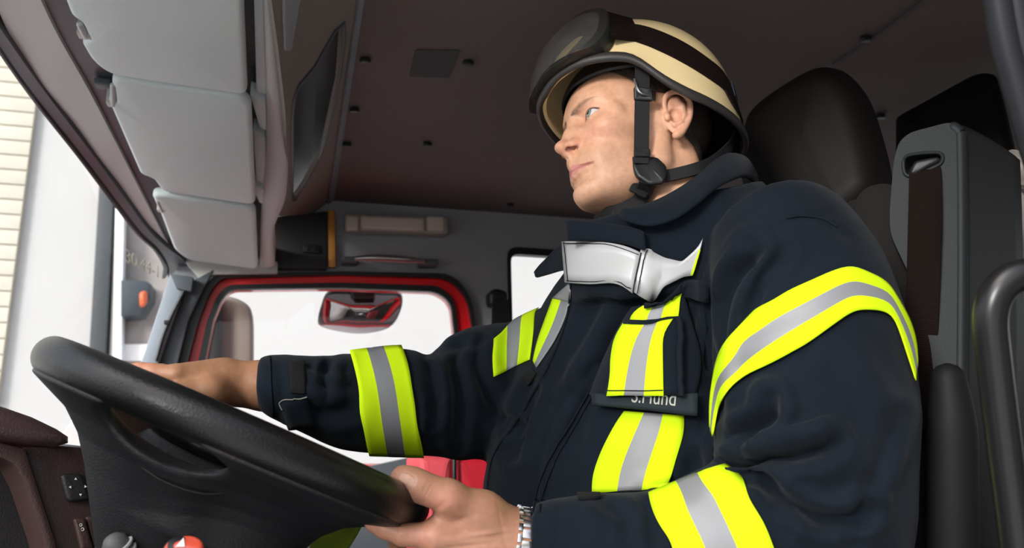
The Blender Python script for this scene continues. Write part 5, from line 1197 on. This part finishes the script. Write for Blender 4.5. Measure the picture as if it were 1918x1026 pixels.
# belt tower
tw = thing('belt_tower', 'grey plastic seat belt tower behind the driver shoulder', 'seat belt', P(1780, 800, .95))
tc = P(1740, 420, .985); nT = np.array([-.62, -.78, .05]); nT /= np.linalg.norm(nT); eT = np.cross([0, 0, 1.], nT); eT /= np.linalg.norm(eT)
def PT(x, y, o=0): return PP(x, y, tc, nT)+nT*o
front = [(1668, 420), (1674, 320), (1682, 272), (1704, 250), (1778, 228), (1797, 232), (1806, 262), (1808, 420), (1806, 600), (1800, 760), (1745, 760), (1704, 560), (1668, 430)]
front = [(1666, 400), (1674, 300), (1684, 265), (1704, 248), (1776, 229), (1796, 236), (1800, 262), (1802, 460), (1800, 740), (1800, 1080), (1770, 1080), (1760, 800), (1742, 640), (1706, 520), (1668, 440)]
slot = [(1693, 300), (1706, 290), (1752, 286), (1765, 292), (1762, 306), (1744, 316), (1708, 330), (1694, 324)]
b = BM(); fl = [PT(*q) for q in front]; add_plate(b, [q for q in round_poly(fl, .012)], [crom([PT(*q) for q in slot], 3, True)], -nT*.012); obj('front_cover', b, M_plas, tw)
sideV = np.array([.115, .035, 0.]); e_top = [PT(x, y, -.001) for x, y in [(1704, 248), (1776, 229), (1796, 236), (1800, 262), (1802, 460), (1800, 780), (1800, 1080)]]
b = BM(); L0 = crom(e_top, 5); rg = []
for p in L0:
    row = []
    for k in range(8):
        a = k/7; bend = math.sin(min(1, a*3)*math.pi/2); row.append(p+eT*0+sideV*a+nT*(-.012*bend*0)-np.array([0, 0, .018])*a**2)
    rg.append(row)
add_rings(b, rg, closed_ring=False, caps=False); o = obj('side_cover', b, mat('tower_side', (.009, .009, .0085), .45, bump=.1, bscale=400), tw); md = o.modifiers.new('s', 'SOLIDIFY'); md.thickness = .004
b = BM(); add_tube(b, [PT(x, y, -.006) for x, y in [(1786, 236), (1796, 246), (1799, 270), (1801, 460), (1799, 740), (1798, 1080)]], .0075, 14, roundcap=True); obj('edge_roll', b, M_plas, tw)
b = BM(); add_prism(b, [PT(x, y, -.03) for x, y in [(1680, 270), (1790, 250), (1795, 740), (1795, 1080), (1772, 1080), (1760, 740), (1690, 420)]], -nT*.03); obj('core', b, M_black, tw)
b = BM(); add_ribbon(b, [PT(1734, 306, -.012), PT(1733, 326, .004), PT(1732, 420, .010), PT(1728, 560, .006), PT(1724, 700, -.01), PT(1722, 800, -.02)], nT, [.030, .034, .035, .034, .034, .034], .0018); bw = obj('belt', b, M_belt, tw)
b = BM(); add_cushion(b, crom([PT(x, y, -.004) for x, y in [(1704, 326), (1712, 306), (1730, 300), (1756, 296), (1760, 304), (1742, 314), (1716, 328)]], 3, True), nT*.010, .004, 4); obj('belt_guide', b, M_bpl, tw)
b = BM(); add_tube(b, [PT(x, y, .001) for x, y in slot], .0022, 8, 3, closed=True); obj('slot_rim', b, M_plas, tw)
# rear headrest
rh = thing('rear_headrest', 'angular black headrest behind the belt tower', 'headrest', P(1790, 250, 1.55))
nR = np.array([-.75, -.65, .1]); nR /= np.linalg.norm(nR); rc = P(1780, 230, 1.6)
b = BM(); add_cushion(b, round_poly([PP(x, y, rc, nR) for x, y in [(1674, 215), (1690, 205), (1820, 134), (1846, 128), (1868, 136), (1905, 306), (1880, 420), (1674, 420)]], .02), -nR*.10, .02, 5); obj('pad', b, M_seatv, rh)
b = BM(); c = PP(1790, 420, rc, nR)-nR*.05; add_tube(b, [c, c-np.array([0, 0, .25])], .03, 12, smooth=False); obj('support', b, M_black, rh)
# metal cross member with bolt
br_ = thing('cross_member', 'grey cast metal bracket with hexagon bolt right of the belt tower', 'bracket', P(1890, 420, 1.25))
nC = np.array([-.3, -.95, 0]); nC /= np.linalg.norm(nC); cc = P(1890, 400, 1.22)
def PC(x, y, o=0): return PP(x, y, cc, nC)+nC*o
b = BM(); add_plate(b, [PC(*q) for q in [(1840, 378), (1900, 350), (2000, 320), (2000, 640), (1900, 640), (1896, 470), (1886, 440), (1840, 456)]], [], -nC*.02); obj('plate', b, M_steel, br_)
b = BM(); add_tube(b, [PC(1830, 352, .02), PC(1890, 328, .02)], .017, 18, smooth=False); obj('tube', b, M_steel, br_)
b = BM(); add_tube(b, [PC(1884, 332, .03), PC(1900, 326, .03), PC(1935, 314, .03)], .024, 6, smooth=False); add_tube(b, [PC(1886, 331, .03), PC(1890, 329, .03)], .030, 20, smooth=False); obj('bolt', b, mat('bolt_metal', (.62, .58, .52), .35, metal=.6), br_)
b = BM(); add_cushion(b, crom([P(*q) for q in [(1850, 470, 1.3), (1880, 462, 1.3), (1905, 480, 1.3), (1912, 520, 1.3), (1860, 530, 1.3)]], 3, True), np.array((.03, .05, 0)), .01, 4); o = obj('rubber_buffer', b, M_black); tag(o, 'rounded black rubber piece under the metal bracket', 'buffer')
b = BM(); add_prism(b, [P(x, y, 1.45) for x, y in [(1820, 775), (2000, 768), (2000, 1100), (1820, 1100)]], np.array((0, .03, 0)), .005); obj('lower_panel', b, M_dash2, br_)
b = BM(); add_prism(b, [P(x, y, 1.7) for x, y in [(1780, 640), (2000, 600), (2000, 1200), (1780, 1200)]], np.array((0, .03, 0)), .005); obj('rear_bulkhead', b, M_black, br_)
# black tubular grab rail
gr = thing('grab_rail', 'thick black tubular grab rail at the right edge', 'grab rail', P(1880, 900, .62))
b = BM(); pts = [(1990, 515), (1940, 512), (1895, 522), (1866, 552), (1855, 600), (1862, 680), (1880, 830), (1900, 980), (1915, 1100)]
add_tube(b, [P(x, y, .62) for x, y in pts], .0118, 24, 8); obj('tube', b, mat('rail_black', (.009, .0088, .0095), .3, spec=.5), gr)
# ------------------------------------------------------------------ passenger side
ps = thing('truck_seat', 'dark passenger seat low beyond the driver', 'seat', (.25, 1.95, 0))
b = BM(); add_cushion(b, round_poly([np.array(q, float) for q in [(-.05, 1.72, .42), (.52, 1.72, .42), (.52, 2.2, .42), (-.05, 2.2, .42)]], .05), (0, 0, .10), .04, 4, .01); obj('cushion', b, M_seatf, ps)
b = BM(); add_prism(b, [(.05, 1.8, 0), (.45, 1.8, 0), (.45, 2.15, 0), (.05, 2.15, 0)], (0, 0, .42), .02); obj('base', b, M_dash2, ps)
b = BM(); add_cushion(b, round_poly([np.array(q, float) for q in [(.50, 1.74, .50), (.60, 1.74, 1.0), (.60, 2.18, 1.0), (.50, 2.18, .50)]], .05), (.10, 0, -.02), .035, 4, .01); obj('backrest', b, M_seatf, ps)
bag = thing('rescue_bag', 'red padded bag with black piping on the passenger seat', 'bag', (.3, 1.85, .52))
M_bag = mat('bag_red', (.62, .012, .03), .6, bump=.2, bscale=12, bump2=.3, b2scale=500); M_bagp = mat('bag_coral', (.85, .10, .12), .6, bump=.2, bscale=12)
Yb = 1.82
def bagpart(px, name, m):
    p = [PY(x, y, Yb) for x, y in px]; b = BM(); add_cushion(b, round_poly(p, .012), (0, .22, 0), .02, 5, .006); return obj(name, b, m, bag)
bz = .53
def low(x): q = PY(x, 900, Yb); return np.array([q[0], Yb, bz])
def bagp2(x0, x1, y0, m, name):
    a, c = PY(x0, y0, Yb), PY(x1, y0+3, Yb); b = BM(); add_cushion(b, round_poly([a, c, np.array([c[0], Yb, bz]), np.array([a[0], Yb, bz])], .012), (0, .22, 0), .02, 5, .006); return obj(name, b, m, bag)
bagp2(784, 850, 852, M_bagp, 'side_pocket'); bagp2(853, 1000, 856, M_bag, 'main_pocket')
b = BM(); add_tube(b, [PY(851, 856, Yb-.004), PY(851, 890, Yb-.008), PY(853, 950, Yb-.006)], .005, 10); obj('piping', b, M_black, bag)
# yellow-green jacket hem / legging glimpsed behind the wheel
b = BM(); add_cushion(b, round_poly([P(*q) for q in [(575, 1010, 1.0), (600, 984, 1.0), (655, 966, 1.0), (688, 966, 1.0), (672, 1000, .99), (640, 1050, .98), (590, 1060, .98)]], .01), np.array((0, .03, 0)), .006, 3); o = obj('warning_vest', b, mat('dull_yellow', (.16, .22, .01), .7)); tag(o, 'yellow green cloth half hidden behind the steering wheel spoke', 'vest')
# ------------------------------------------------------------------ exterior mirrors
em = thing('door_mirror', 'beige backed door mirror outside the passenger window', 'mirror', PY(440, 620, 2.75))
b = BM(); add_cushion(b, round_poly([PY(x, y, 2.72) for x, y in [(404, 552), (440, 554), (470, 572), (474, 600), (474, 760), (402, 760)]], .03), (0, .08, 0), .015, 4); obj('housing', b, mat('mirror_beige', (.34, .28, .24), .5, var=.15, vscale=6), em)
b = BM(); add_cushion(b, round_poly([PY(x, y, 2.68) for x, y in [(378, 560), (414, 552), (412, 760), (364, 760)]], .01), (0, .08, 0), .01, 3); obj('mirror_edge', b, M_black, em)
b = BM(); add_tube(b, [PY(384, 740, 2.72), PY(352, 770, 2.6), PY(330, 800, 2.52)], .014, 10); obj('arm', b, M_black, em)
rm = thing('kerb_mirror', 'black kerb mirror hanging in the passenger window', 'mirror', PY(675, 590, 2.62))
cm = PY(675, 590, 2.62); nM = np.array([-.10, -.93, -.36]); nM /= np.linalg.norm(nM)
mo = [(614, 549), (660, 547), (720, 549), (745, 550), (754, 562), (750, 585), (736, 610), (712, 622), (672, 627), (630, 622), (602, 614), (594, 604), (600, 575)]
b = BM(); ring_ = crom([PP(x, y, cm, nM) for x, y in mo], 4, True); add_cushion(b, ring_, -nM*.07, .02, 5); obj('housing', b, M_black, rm)
b = BM(); inner = offset_poly(ring_, nM, .006); cen = sum(inner)/len(inner); rg = []
for k in range(9):
    s_ = 1-k/8*.97; rg.append([cen+(q-cen)*s_+nM*(.003+.030*(1-s_**2)) for q in inner])
add_rings(b, rg, caps=True); obj('mirror_glass', b, mat('mirror_glass', (.42, .36, .36), .04, metal=1), rm)
b = BM(); add_prism(b, round_poly([PY(x, y, 2.56) for x, y in [(655, 532), (704, 534), (700, 556), (664, 556)]], .006), (0, .10, 0), .004); obj('mount', b, M_black, rm)
b = BM(); add_box(b, (.1, 2.62, .15), (2.0, .10, 1.4), bev=.02); obj('x', b, M_red, D1).name = 'outer_skin'
